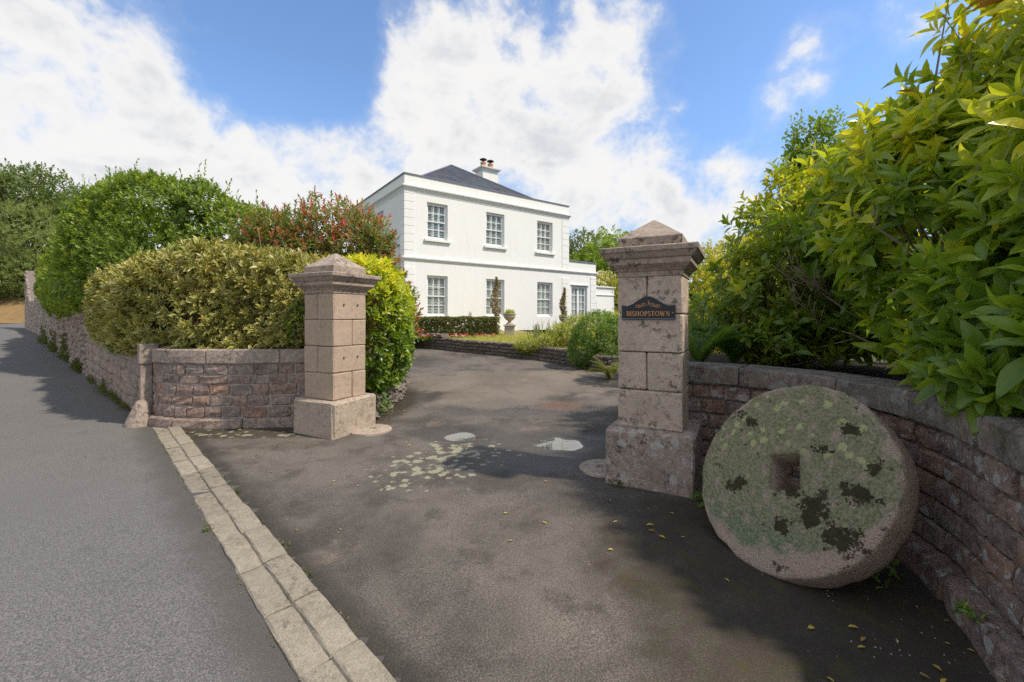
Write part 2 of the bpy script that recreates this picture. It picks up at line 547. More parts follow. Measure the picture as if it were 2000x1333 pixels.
M['metal'] = simple('bolt_metal', (.20, .18, .16), .5, .5, nz=.2)
M['soil'] = simple('brown_soil', (.055, .042, .03), .97, .1, nz=.5, scale=18, bump=.04)
M['lawn_mat'] = simple('dry_lawn', (.27, .24, .07), .95, .1, nz=.4, scale=9, bump=.02)
M['verge'] = simple('rough_grass_ground', (.07, .085, .03), .95, .1, nz=.5, scale=.6, bump=.05)
M['bank'] = simple('dry_grass_bank', (.26, .165, .075), .95, .1, nz=.35, scale=1.2, bump=.05, dirt=(.11, .12, .035))

# slate roof
m, t = new_mat('blue_grey_slate')
co, rnd = coords(t, False)
sl = t.voro(co, 3.2, 'F1', 1)
c = t.mix(t.math('MULTIPLY', t.noise(co, 2.2, 6, .65), 1.0), (.080, .086, .102), (.14, .145, .165))
c = t.mix(.35, c, t.mix(1.0, c, sl, 'MULTIPLY'))
finish(t, c, .6, t.noise(co, 14, 4), .01, .3)
M['slate'] = m

# glass: clear with a sky reflection
m, t = new_mat('window_glass')
fr = t.math('MULTIPLY_ADD', t.math('POWER', t.n('ShaderNodeLayerWeight', None, Blend=.5).outputs['Facing'], 5.0), .9, .05)
wob = t.n('ShaderNodeBump', None, Strength=.08, Distance=.02, Height=t.noise(t.n('ShaderNodeTexCoord').outputs['Object'], 3.0, 2))
gl = t.n('ShaderNodeBsdfGlossy', None, Color=(1, 1, 1), Roughness=.01)
t.t.links.new(wob.outputs[0], gl.inputs['Normal'])
tr = t.n('ShaderNodeBsdfTransparent', None, Color=(.86, .90, .88))
mx = t.n('ShaderNodeMixShader', None, i0=t.math('MULTIPLY_ADD', fr, 1.2, .02), i1=tr.outputs[0], i2=gl.outputs[0])
o = t.n('ShaderNodeOutputMaterial'); t.t.links.new(mx.outputs[0], o.inputs[0])
M['glass'] = m

# millstone: pink granite under green lichen, ochre rosettes and dark moss
m, t = new_mat('lichened_millstone')
co, _ = coords(t, False)
gr = t.noise(co, 150, 3, .7)
base = t.mix(t.step(gr, .35, .65), (.31, .22, .165), (.56, .42, .325))
base = t.mix(t.math('MULTIPLY', t.step(t.noise(co, 80, 3, .7), .57, .66), .7), base, (.08, .06, .055))
s = t.n('ShaderNodeSeparateXYZ', None, Vector=co)
warp = t.noise(co, 4.5, 7, .65)
rad = t.math('SQRT', t.math('ADD', t.math('MULTIPLY', s.outputs[0], s.outputs[0]), t.math('MULTIPLY', s.outputs[1], s.outputs[1])))
# the lichen stops short of the worn lower rim and of the top edge
upv = t.math('ADD', t.math('MULTIPLY', s.outputs[0], -.368), t.math('MULTIPLY', s.outputs[1], .93))
lowv = t.math('MULTIPLY', t.math('MAXIMUM', t.math('SUBTRACT', -.20, upv), 0.0), .42)
edge = t.math('ADD', t.math('ADD', rad, t.math('MULTIPLY', t.math('SUBTRACT', warp, .5), .40)), lowv)
face = t.step(s.outputs[2], -.03, -.012)
green = t.math('MULTIPLY', t.math('MULTIPLY', t.step(edge, .655, .60), face), t.step(t.noise(co, 11, 8, .7), .36, .50))
low = t.step(t.math('ADD', s.outputs[1], t.math('MULTIPLY', warp, .5)), .0, -.26)
gcol = t.mix(low, (.225, .23, .125), (.165, .215, .120))
gcol = t.mix(t.step(t.noise(co, 45, 5, .7), .38, .62), t.mix(1.0, gcol, (.62, .62, .6), 'MULTIPLY'), t.mix(1.0, gcol, (1.35, 1.35, 1.3), 'MULTIPLY'))
base = t.mix(t.math('MULTIPLY', green, .88), base, gcol)
wc = t.n('ShaderNodeVectorMath', {'operation': 'ADD'}, i0=co, i1=t.n('ShaderNodeVectorMath', {'operation': 'SCALE'}, i0=t.noise(co, 28, 4, .7, out=1), Scale=.07).outputs[0]).outputs[0]
vy = t.math('ADD', t.voro(wc, 10.5), t.math('MULTIPLY', t.math('SUBTRACT', t.noise(co, 40, 5, .7), .5), .16))
up = t.step(t.math('ADD', t.math('SUBTRACT', s.outputs[1], t.math('MULTIPLY', s.outputs[0], .15)), t.math('MULTIPLY', t.noise(co, 2.6, 3), .8)), .40, .62)
yel = t.math('MULTIPLY', t.math('MULTIPLY', t.step(vy, .29, .23), up), face)
base = t.mix(t.math('MULTIPLY', yel, .85), base, t.mix(t.noise(co, 70, 3), (.38, .39, .17), (.58, .58, .28)))
dm = t.noise(wc, 5.2, 8, .74)
# dark moss gathers low and to the middle of the face
dmz = None
for (c_, r_) in (((.44, -.245), (.12, .10)), ((.26, -.17), (.10, .12)), ((.44, .02), (.12, .06)), ((.17, .22), (.06, .05)), ((.28, .38), (.07, .05)), ((-.28, -.20), (.08, .08)), ((.08, -.10), (.09, .05)), ((.12, -.32), (.07, .06)), ((-.36, .26), (.06, .05)), ((.48, .20), (.05, .06))):
    q_ = t.fall(co, c_, (r_[0] * 1.25, r_[1] * 1.25))
    dmz = q_ if dmz is None else t.math('MAXIMUM', dmz, q_)
dmz = t.step(t.math('ADD', dmz, t.math('MULTIPLY', t.math('SUBTRACT', t.noise(co, 15, 9, .8), .5), 4.2)), .42, .58)
dk = t.math('MULTIPLY', t.math('MAXIMUM', dmz, t.math('MULTIPLY', t.step(dm, .62, .645), .9)), face)
base = t.mix(t.math('MULTIPLY', dk, .9), base, t.mix(t.noise(co, 60, 3), (.022, .012, .010), (.055, .045, .015)))
h = t.math('ADD', t.math('ADD', t.noise(co, 22, 7, .72), t.math('MULTIPLY', dk, .5)), t.math('MULTIPLY', gr, .3))
finish(t, base, .95, h, .024, .15)
M['millstone'] = m

# road asphalt
m, t = new_mat('grey_road_asphalt')
co, _ = coords(t, False)
c = t.mix(t.noise(co, .8, 5, .6), (.140, .131, .122), (.195, .182, .167))
c = t.mix(t.step(t.noise(co, 130, 3, .8), .40, .66), t.mix(1.0, c, (.55, .55, .56), 'MULTIPLY'), t.mix(1.0, c, (1.5, 1.48, 1.45), 'MULTIPLY'))
c = t.mix(t.math('MULTIPLY', t.step(t.voro(co, 75), .20, .10), .35), c, (.40, .375, .345))
c = t.mix(t.math('MULTIPLY', t.step(t.voro(co, 105), .22, .12), .4), c, (.06, .055, .05))
c = t.mix(t.math('MULTIPLY', t.step(t.noise(co, 2.3, 7, .7), .58, .70), .30), c, (.07, .066, .064))
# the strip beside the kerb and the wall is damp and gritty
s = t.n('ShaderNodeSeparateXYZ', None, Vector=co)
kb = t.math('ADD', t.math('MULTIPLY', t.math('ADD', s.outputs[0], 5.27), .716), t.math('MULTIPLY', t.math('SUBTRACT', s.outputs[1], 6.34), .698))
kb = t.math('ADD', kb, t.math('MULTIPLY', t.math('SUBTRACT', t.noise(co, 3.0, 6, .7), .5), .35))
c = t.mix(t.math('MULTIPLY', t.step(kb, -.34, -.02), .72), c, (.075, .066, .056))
h = t.math('ADD', t.noise(co, 190, 3, .8), t.math('MULTIPLY', t.voro(co, 95), -.6))
finish(t, c, .88, h, .0022, .25)
M['road'] = m

# drive: old brown tarmac, patched, stained and mossy at its edges
m, t = new_mat('worn_drive_tarmac')
co, _ = coords(t, False)
n1 = t.noise(co, .55, 6, .62, .3); n2 = t.noise(co, 2.4, 7, .68); n3 = t.noise(co, 9, 6, .7)
c = t.mix(t.step(n1, .36, .62), (.070, .059, .049), (.162, .138, .115))
c = t.mix(t.math('MULTIPLY', t.step(n2, .50, .66), .6), c, (.058, .048, .038))
c = t.mix(t.math('MULTIPLY', t.step(t.noise(co, 1.3, 6, .65), .55, .68), .65), c, (.215, .172, .132))
c = t.mix(t.step(t.noise(co, 120, 3, .8), .38, .66), t.mix(1.0, c, (.55, .55, .55), 'MULTIPLY'), t.mix(1.0, c, (1.5, 1.48, 1.45), 'MULTIPLY'))
c = t.mix(t.math('MULTIPLY', t.step(t.voro(co, 62), .20, .10), .6), c, (.34, .285, .23))
c = t.mix(t.math('MULTIPLY', t.step(t.voro(co, 88), .22, .12), .6), c, (.028, .024, .020))
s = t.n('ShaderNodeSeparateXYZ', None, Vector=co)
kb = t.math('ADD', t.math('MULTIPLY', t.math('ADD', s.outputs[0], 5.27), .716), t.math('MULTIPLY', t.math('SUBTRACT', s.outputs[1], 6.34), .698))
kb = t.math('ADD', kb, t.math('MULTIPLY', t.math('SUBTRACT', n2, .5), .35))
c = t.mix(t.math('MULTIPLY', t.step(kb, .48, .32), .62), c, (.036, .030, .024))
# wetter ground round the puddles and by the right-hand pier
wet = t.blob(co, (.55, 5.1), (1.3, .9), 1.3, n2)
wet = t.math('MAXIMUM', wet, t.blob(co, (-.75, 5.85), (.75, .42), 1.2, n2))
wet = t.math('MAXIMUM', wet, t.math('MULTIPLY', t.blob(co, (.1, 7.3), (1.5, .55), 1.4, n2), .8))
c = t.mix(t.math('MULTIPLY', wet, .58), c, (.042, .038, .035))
# dry dust beyond the puddles
dust = t.math('MAXIMUM', t.blob(co, (.1, 9.6), (2.6, 1.5), 1.6, n2), t.blob(co, (-.35, 8.0), (1.1, .7), 1.4, n2))
c = t.mix(t.math('MULTIPLY', dust, .42), c, (.27, .215, .16))
# red gravel showing in the pothole
red = t.blob(co, (.83, 7.55), (.42, .30), 2.2, n3)
c = t.mix(t.math('MULTIPLY', red, .6), c, t.mix(t.noise(co, 40, 4), (.20, .085, .045), (.15, .10, .065)))
grv = t.math('MULTIPLY', t.blob(co, (1.05, 7.0), (.95, .85), 1.2, n2), t.step(t.voro(co, 34), .28, .16))
c = t.mix(t.math('MULTIPLY', grv, .7), c, (.33, .26, .20))
# moss and leaf mould along the edges, darkened to paint in shade
moss_shade = t.math('MAXIMUM', t.blob(co, (-3.9, 5.85), (1.5, .33), 1.0, n2), t.blob(co, (-2.2, 7.4), (.50, 1.6), 1.0, n2))
moss_shade = t.math('MAXIMUM', moss_shade, t.blob(co, (1.25, 4.6), (.50, .75), 1.1, n2))
moss_shade = t.math('MAXIMUM', moss_shade, t.blob(co, (1.75, 2.6), (1.15, 1.25), 1.2, n2))  # mossy ground below the shrub, its brown deepened as painted shade
moss_shade = t.math('MAXIMUM', moss_shade, t.blob(co, (1.3, 1.2), (.9, 1.2), 1.3, n2))
c = t.mix(t.math('MULTIPLY', moss_shade, .72), c, t.mix(t.step(n3, .45, .6), (.036, .024, .014), (.040, .033, .012)))
c = t.mix(t.math('MULTIPLY', t.math('MULTIPLY', moss_shade, t.step(t.noise(co, 5, 7, .7), .56, .62)), .7), c, (.062, .054, .016))
# pale lichen rosettes
lw = t.n('ShaderNodeVectorMath', {'operation': 'ADD'}, i0=co, i1=t.n('ShaderNodeVectorMath', {'operation': 'SCALE'}, i0=t.noise(co, 22, 5, .7, out=1), Scale=.10).outputs[0]).outputs[0]
lz = t.math('MAXIMUM', t.fall(co, (-.62, 5.05), (.80, .62)), t.math('MULTIPLY', t.fall(co, (-.85, 4.45), (.80, .80)), .85))
lz = t.math('MAXIMUM', lz, t.math('MULTIPLY', t.fall(co, (-3.6, 5.75), (1.5, .30)), .72))
lv = t.math('ADD', t.math('MULTIPLY', t.noise(lw, 7.0, 9, .66), .62), t.math('MULTIPLY', t.math('SUBTRACT', 1.0, t.voro(lw, 8.5)), .38))
lich = t.step(t.math('ADD', lv, t.math('MULTIPLY', t.math('MAXIMUM', lz, -1.0), .22)), .660, .685)
lich = t.math('MULTIPLY', lich, t.step(lz, -.05, .12))
c = t.mix(t.math('MULTIPLY', lich, .85), c, t.mix(t.noise(co, 55, 4), (.20, .19, .115), (.42, .40, .28)))
rough = t.math('SUBTRACT', .88, t.math('MULTIPLY', wet, .33))
h = t.math('ADD', t.noise(co, 170, 3, .8), t.math('MULTIPLY', t.voro(co, 85), -.6))
h = t.math('ADD', h, t.math('MULTIPLY', lich, .3))
finish(t, c, rough, h, .0028, .32)
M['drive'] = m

# puddle water
m, t = new_mat('puddle_water')
b = finish(t, (.03, .027, .022), .02, t.noise(t.n('ShaderNodeTexCoord').outputs['Object'], 6, 2), .001, .5)
b.inputs['IOR'].default_value = 1.33
b.inputs['Specular IOR Level'].default_value = .9
b.inputs['Coat Weight'].default_value = 1.0
b.inputs['Coat Roughness'].default_value = .01
M['water'] = m


def leaf_mat(name, stops, rough=.42, trans=.35, spec=.45, tcol=1.5, margin=None):
    """leaf colour by the leaf's own random value, light shining through"""
    m, t = new_mat(name)
    r = t.n('ShaderNodeAttribute', {'attribute_name': 'rnd'}).outputs['Fac']
    stops = [(p, (min(.75, c[0] * 1.28), min(.72, c[1] * 1.22), c[2] * 1.1)) for p, c in stops]
    c = t.ramp(r, stops)
    co = t.n('ShaderNodeTexCoord').outputs['Object']
    c = t.mix(t.math('MULTIPLY', t.noise(co, 14, 3), .4), c, t.mix(1.0, c, (.62, .66, .6), 'MULTIPLY'))
    if margin is not None:
        e = t.n('ShaderNodeAttribute', {'attribute_name': 'edge'}).outputs['Fac']
        c = t.mix(t.step(t.math('ADD', e, t.math('MULTIPLY', t.math('SUBTRACT', t.noise(co, 60, 2), .5), .8)), .55, .85), c, margin)
    b = t.n('ShaderNodeBsdfPrincipled', None, Base_Color=c, Roughness=rough)
    b.inputs['Specular IOR Level'].default_value = spec
    tr = t.n('ShaderNodeBsdfTranslucent', None, Color=t.mix(1.0, c, (1.25 * tcol, 1.2 * tcol, .55 * tcol), 'MULTIPLY'))
    mx = t.n('ShaderNodeMixShader', None, i0=trans, i1=b.outputs[0], i2=tr.outputs[0])
    o = t.n('ShaderNodeOutputMaterial'); t.t.links.new(mx.outputs[0], o.inputs[0])
    return m


M['l_aucuba'] = leaf_mat('aucuba_leaf', [(0, (.10, .185, .024)), (.32, (.17, .265, .030)), (.56, (.28, .36, .034)), (.78, (.46, .48, .04)), (.94, (.62, .56, .05)), (.98, (.30, .16, .05))], .30, .42, .55, 1.45)
M['l_dark'] = leaf_mat('dark_shrub_leaf', [(0, (.10, .17, .024)), (.42, (.18, .25, .030)), (.70, (.36, .38, .038)), (.93, (.60, .52, .05)), (.97, (.28, .15, .05))], .34, .42, .55, 1.5)
M['l_laurel'] = leaf_mat('golden_laurel_leaf', [(0, (.075, .135, .017)), (.35, (.14, .215, .022)), (.65, (.31, .37, .026)), (1, (.64, .56, .045))], .30, .35, .55)
M['l_elaeagnus'] = leaf_mat('silvery_hedge_leaf', [(0, (.085, .12, .026)), (.4, (.17, .20, .050)), (.75, (.31, .30, .085)), (.92, (.46, .37, .085)), (1, (.58, .35, .07))], .40, .22, .5, 1.2, margin=(.60, .50, .155))
M['l_green'] = leaf_mat('bright_hedge_leaf', [(0, (.075, .125, .020)), (.55, (.16, .235, .032)), (.85, (.27, .34, .042)), (1, (.44, .45, .065))], .40, .38, .5)
M['l_photinia'] = leaf_mat('photinia_leaf', [(0, (.085, .13, .030)), (.35, (.15, .205, .045)), (.52, (.23, .22, .055)), (.66, (.35, .115, .075)), (1, (.48, .065, .075))], .38, .36, .5)
M['l_oak'] = leaf_mat('oak_leaf', [(0, (.075, .11, .032)), (1, (.165, .22, .055))], .5, .35)
M['l_grey'] = leaf_mat('grey_green_leaf', [(0, (.13, .175, .055)), (.7, (.21, .265, .085)), (1, (.30, .29, .11))], .6, .33)
M['l_tree'] = leaf_mat('tree_leaf', [(0, (.10, .165, .028)), (1, (.27, .36, .045))], .45, .45)
M['l_box'] = leaf_mat('box_leaf', [(0, (.085, .10, .032)), (.6, (.14, .155, .05)), (1, (.26, .23, .08))], .5, .28)
M['l_pale'] = leaf_mat('pale_shrub_leaf', [(0, (.20, .25, .05)), (.6, (.38, .41, .115)), (1, (.56, .54, .20))], .45, .38)
M['l_bush'] = leaf_mat('green_bush_leaf', [(0, (.075, .15, .026)), (.7, (.15, .25, .04)), (1, (.34, .42, .10))], .34, .35)
M['l_yellow'] = leaf_mat('yellow_shrub_leaf', [(0, (.15, .18, .022)), (.5, (.32, .33, .03)), (1, (.60, .50, .05))], .4, .4)
M['l_fern'] = leaf_mat('fern_frond', [(0, (0.061, 0.135, 0.027)), (1, (0.115, 0.203, 0.037))], .5, .4)
M['l_fern_pale'] = leaf_mat('pale_fern_frond', [(0, (.20, .24, .05)), (1, (.30, .30, .08))], .5, .4)
M['l_iris'] = leaf_mat('sword_leaf', [(0, (.15, .19, .075)), (1, (.27, .30, .11))], .45, .28)
M['l_brown'] = leaf_mat('brown_climber_leaf', [(0, (.20, .145, .085)), (.6, (.27, .215, .11)), (1, (.22, .25, .09))], .7, .25)
M['l_weed'] = leaf_mat('weed_leaf', [(0, (.065, .09, .02)), (.7, (.12, .14, .03)), (1, (.24, .19, .06))], .5, .3)
M['l_fallen'] = leaf_mat('fallen_leaf', [(0, (.20, .10, .03)), (.4, (.42, .30, .04)), (.8, (.55, .42, .06)), (1, (.30, .28, .20))], .6, .15)
M['l_flower'] = leaf_mat('bed_flower', [(0, (.55, .07, .03)), (.45, (.62, .12, .05)), (.5, (.26, .16, .50)), (.75, (.45, .36, .65)), (.8, (.75, .72, .66)), (1, (.75, .70, .55))], .6, .25)
M['l_blossom'] = leaf_mat('pale_blossom', [(0, (.55, .48, .40)), (1, (.72, .66, .56))], .6, .3)

# ------------------------------------------------------------------ the setting: ground, road, drive, kerb
KD = Vector((.698, -.716)); KN = Vector((.716, .698)); K0 = Vector((-5.27, 6.34))   # kerb line: along, towards the drive, its start
WD = Vector((-.772, .636)); WN = Vector((-.636, -.772)); W0 = Vector((-5.30, 6.42))  # roadside wall: away, towards the road


def sheet(name, xs, ys, zf, mat, keep=None):
    V, F, idx = [], [], {}
    for i, x in enumerate(xs):
        for k, y in enumerate(ys):
            idx[i, k] = len(V); V.append((x, y, zf(x, y)))
    for i in range(len(xs) - 1):
        for k in range(len(ys) - 1):
            if keep is None or keep((xs[i] + xs[i + 1]) / 2, (ys[k] + ys[k + 1]) / 2):
                F.append((idx[i, k], idx[i + 1, k], idx[i + 1, k + 1], idx[i, k + 1]))
    used = sorted({v for f in F for v in f}); rm = {v: n for n, v in enumerate(used)}
    o = obj(name, [V[v] for v in used], [[rm[v] for v in f] for f in F], mat, None, True)
    return tag(o, kind='structure')


def far_rise(x, y):
    d = math.hypot(x, y)
    return max(0, d - 90) * .02

tag(sheet('ground', [-400, -250, -150, -100, -70, -50, -35, -25, -15, -8, 0, 8, 15, 25, 40, 70, 120, 250, 400],
          [-300, -150, -60, -20, -6, 0, 6, 8, 10, 12, 15, 18, 22, 26, 30, 40, 50, 60, 75, 90, 150, 250, 400],
          lambda x, y: g(x, y) * (1 if y < 90 else 1) - .30 + (far_rise(x, y) if y > 40 else 0), M['verge']))


def lump(x, y, s, a):
    return mn.noise(Vector((x * s, y * s, 3.7))) * a

V, F = [], []
na, nb = 60, 26
for i in range(na + 1):
    a = -14 + (62 * (i / na) ** 1.15)
    for k in range(nb + 1):
        b = -.75 + 12.0 * (k / nb) ** 1.6
        p = W0 + WD * a + WN * b
        y = p.y
        if a < 0:                                        # in front of the gate the road runs right up to the kerb
            p = W0 + WD * a + WN * (b + .0)
        V.append((p.x, p.y, g(p.x, p.y) - .026 + lump(p.x, p.y, .7, .006)))
for i in range(na):
    for k in range(nb):
        o = i * (nb + 1) + k
        F.append((o, o + 1, o + nb + 2, o + nb + 1))
road = obj('road', V, F, M['road'], None, True); tag(road, kind='structure'); fix_normals(road)

PUD = [(-.67, 5.70, .19, .25, .040), (.585, 5.40, .31, .31, .044), (.95, 7.35, .55, .42, .03), (-1.15, 6.1, .25, .2, .012)]


def drive_z(x, y):
    z = g(x, y) + lump(x, y, .8, .010) + lump(x, y, 2.7, .005)
    for (cx, cy, rx, ry, dp) in PUD:
        d = math.hypot((x - cx) / rx, (y - cy) / ry) + mn.noise(Vector((x * 5, y * 5, 1))) * .25
        if d < 1.6: z -= dp * max(0, 1 - (d / 1.6) ** 2)
    b = (Vector((x, y)) - K0).dot(KN)
    if b < .275: z = -.06
    return z

xs = list(np.concatenate([np.arange(-12, -6, .6), np.arange(-6, -2, .16), np.arange(-2, 2.2, .055), np.arange(2.2, 4.6, .16)]))
ys = list(np.concatenate([np.arange(-4, 1, .4), np.arange(1, 4.6, .12), np.arange(4.6, 8.2, .055), np.arange(8.2, 12, .14), np.arange(12, 26, .5)]))
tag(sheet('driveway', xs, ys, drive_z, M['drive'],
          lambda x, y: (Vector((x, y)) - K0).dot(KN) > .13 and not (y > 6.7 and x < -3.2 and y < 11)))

for (cx, cy, rx, ry, zw) in ((-.67, 5.70, .34, .42, -.0245), (.585, 5.40, .50, .5, -.0270)):
    m = MB(); n = 28
    m.add([(cx, cy, g(cx, cy) + zw)] + [(cx + rx * math.cos(2 * math.pi * k / n), cy + ry * math.sin(2 * math.pi * k / n), g(cx, cy) + zw) for k in range(n)],
          [(0, 1 + k, 1 + (k + 1) % n) for k in range(n)])
    tag(m.build('puddle', M['water']), kind='structure')

# kerb of stepped granite pieces
kerb = thing('kerb', None, None, (K0.x, K0.y, 0)); tag(kerb, kind='structure')
s = 0.0
lens = [.5, .62, .55, .62, .58, .62, .60, .54, .53, .53, .53, .55, .5, .52, .55, .5, .55, .5, .5, .55]
for i, ln in enumerate(lens):
    a, b = s + .011, s + ln - .011
    tilt = random.uniform(-.016, .016); dz = random.uniform(-.009, .007)
    prof = [(0.0, -.12), (0.006, -.022), (.014, -.014), (.140, -.010), (.145, .004), (.152, .009), (.268, .013), (.282, .006), (.284, -.12)]
    rings = []
    nseg = 5
    for k in range(nseg + 1):
        q = a + (b - a) * k / nseg
        e = .006 if k in (0, nseg) else 0
        ring = []
        for (d, z) in prof:
            p = K0 + KD * (q + random.uniform(-.003, .003)) + KN * (d + random.uniform(-.004, .004))
            ring.append((p.x, p.y, z + dz - e + tilt * (k / nseg - .5) + random.uniform(-.003, .003)))
        rings.append(ring)
    m = MB(); m.loft(rings)
    o = m.build('kerb_stone', M['kerb'], kerb); fix_normals(o)
    s += ln

# ------------------------------------------------------------------ gate pillars
PR = math.atan2(-.462, .887)


def rect_ring(hx, hy, z): return [(-hx, -hy, z), (hx, -hy, z), (hx, hy, z), (-hx, hy, z)]


def pillar(c, dz, label, mats):
    t = thing('gate_pillar', label, 'gate pillar', (c[0], c[1], dz), 'granite pillars at the gateway', PR)
    gm, pm, cm = mats
    m = MB(); V, F = chamfer_box(-.39, .39, -.37, .37, -.12, .465, .022, .008); m.add(V, F)
    fix_normals(m.build('plinth', pm, t, local=True))
    z = .468; h = .35; HX, HY = .285, .275
    for k in range(4):
        z0, z1 = z + k * h + .003, z + (k + 1) * h - .003
        cut = -.285 + .57 * .46
        if k % 2: parts = [(-HX, cut - .003, -HY, HY), (cut + .003, HX, -HY, HY)]
        else:
            cy = -.275 + .55 * .57
            parts = [(-HX, HX, -HY, cy - .003), (-HX, HX, cy + .003, HY)]
        for p in parts:
            m = MB(); V, F = chamfer_box(*p, z0, z1, .011, .002); m.add(V, F)
            fix_normals(m.build('block', gm, t, local=True))
    zt = z + 4 * h
    m = MB()
    prof = [(-.02, zt - .01), (.006, zt - .002), (.010, zt + .040), (.022, zt + .046), (.030, zt + .060), (.072, zt + .098), (.078, zt + .104), (.080, zt + .150), (.098, zt + .158), (.128, zt + .205), (.140, zt + .212), (.142, zt + .252), (.132, zt + .260), (.02, zt + .275)]
    m.loft([rect_ring(HX + o, HY + o, zz) for o, zz in prof])
    fix_normals(m.build('cornice', cm, t, local=True))
    zc = zt + .262
    m = MB()
    m.loft([rect_ring(HX * 1.0, HY * 1.0, zc), rect_ring(HX, HY, zc + .095), rect_ring(HX - .008, HY - .008, zc + .104), rect_ring(.012, .012, zc + .296)])
    fix_normals(m.build('capstone', M['granite_cap'], t, local=True))
    return t

PL = pillar((-2.428, 5.991), 0.0, 'clean pinkish granite gate pillar with bolt stubs, beside the golden laurel', (M['granite'], M['plinth'], M['granite_cap']))
for z, sx in ((1.72, 0), (1.02, 0)):
    for y in (-.11, .12):
        m = MB(); m.lathe([(.014, 0), (.014, .018), (.008, .022)], n=10)
        V = [(.283 + p[2], y + p[0], z + p[1]) for p in m.V]
        o = obj('bolt', V, m.F, M['metal'], PL, local=True); fix_normals(o)
PRR = pillar((1.379, 4.216), .06, 'lichen-spotted granite gate pillar carrying the black house sign', (M['granite_old'], M['plinth_old'], M['granite_cap']))

# round flat stones at the foot of each pillar
for (c, r, mt, lab) in (((-1.93, 5.93), .27, M['plinth'], 'flat round gate stop stone beside the pillar at the laurel hedge'), ((.93, 4.42), .24, M['plinth'], 'flat round gate stop stone beside the pillar with the black sign')):
    m = MB()
    n = 26
    rr = [1 + .06 * mn.noise(Vector((math.cos(6.283 * k / n) * 2, math.sin(6.283 * k / n) * 2, r * 9))) for k in range(n)]
    m.loft([[(c[0] + r * s_ * rr[k] * math.cos(6.283 * k / n), c[1] + r * s_ * rr[k] * math.sin(6.283 * k / n), z) for k in range(n)] for s_, z in ((1.02, -.08), (1, .025), (.95, .036), (.3, .034), (.26, .012))])
    o = m.build('stop_stone', mt); fix_normals(o)
    tag(o, lab, 'stone', 'round gate stop stones')

# ------------------------------------------------------------------ house sign
nf = Vector((-.462, -.887)); ef = Vector((.887, -.462))
sc = Vector((1.379, 4.216)) + nf * .278 + ef * (-.009)
sign = thing('house_sign', 'black arched house name sign with copper lettering on the granite pillar', 'sign', (sc.x, sc.y, 1.528), None, PR)
W2 = .235


def sign_top(x):
    u = abs(x) / W2
    return .130 + .082 * (.5 + .5 * math.cos(math.pi * min(1, u / .80))) + (.0025 if u > .95 else 0) - .006 * math.exp(-((u - .82) / .09) ** 2)

xs_ = [-W2 + 2 * W2 * k / 40 for k in range(41)]
out = [(-W2, 0), (W2, 0)] + [(x, sign_top(x)) for x in reversed(xs_)]


def plate(outline, y0, y1):
    n = len(outline); m = MB()
    m.loft([[(x, y, z) for x, z in outline] for y in (y0, y1)])
    return m
fix_normals(plate(out, 0, -.016).build('board', M['sign'], sign, local=True))
m = MB(); m.box(-W2 + .004, W2 - .004, -.0205, -.0165, .005, .012); m.build('border', M['lead'], sign, local=True)


def stroke(pts, w):
    """flat ribbon in the sign plane through pts (x, z); w width or list"""
    V, F = [], []
    n = len(pts)
    for i, p in enumerate(pts):
        a = Vector(pts[max(i - 1, 0)]); b = Vector(pts[min(i + 1, n - 1)])
        d = (b - a).normalized(); nn = Vector((-d.y, d.x))
        ww = (w[i] if hasattr(w, '__len__') else w) / 2
        for sgn in (1, -1):
            V.append((p[0] + nn.x * ww * sgn, -.0, p[1] + nn.y * ww * sgn))
    F = [(2 * i, 2 * i + 1, 2 * i + 3, 2 * i + 2) for i in range(n - 1)]
    return V, F


def arc(cx, cy, rx, ry, a0, a1, n=14):
    return [(cx + rx * math.cos(R(a0 + (a1 - a0) * k / n)), cy + ry * math.sin(R(a0 + (a1 - a0) * k / n))) for k in range(n + 1)]

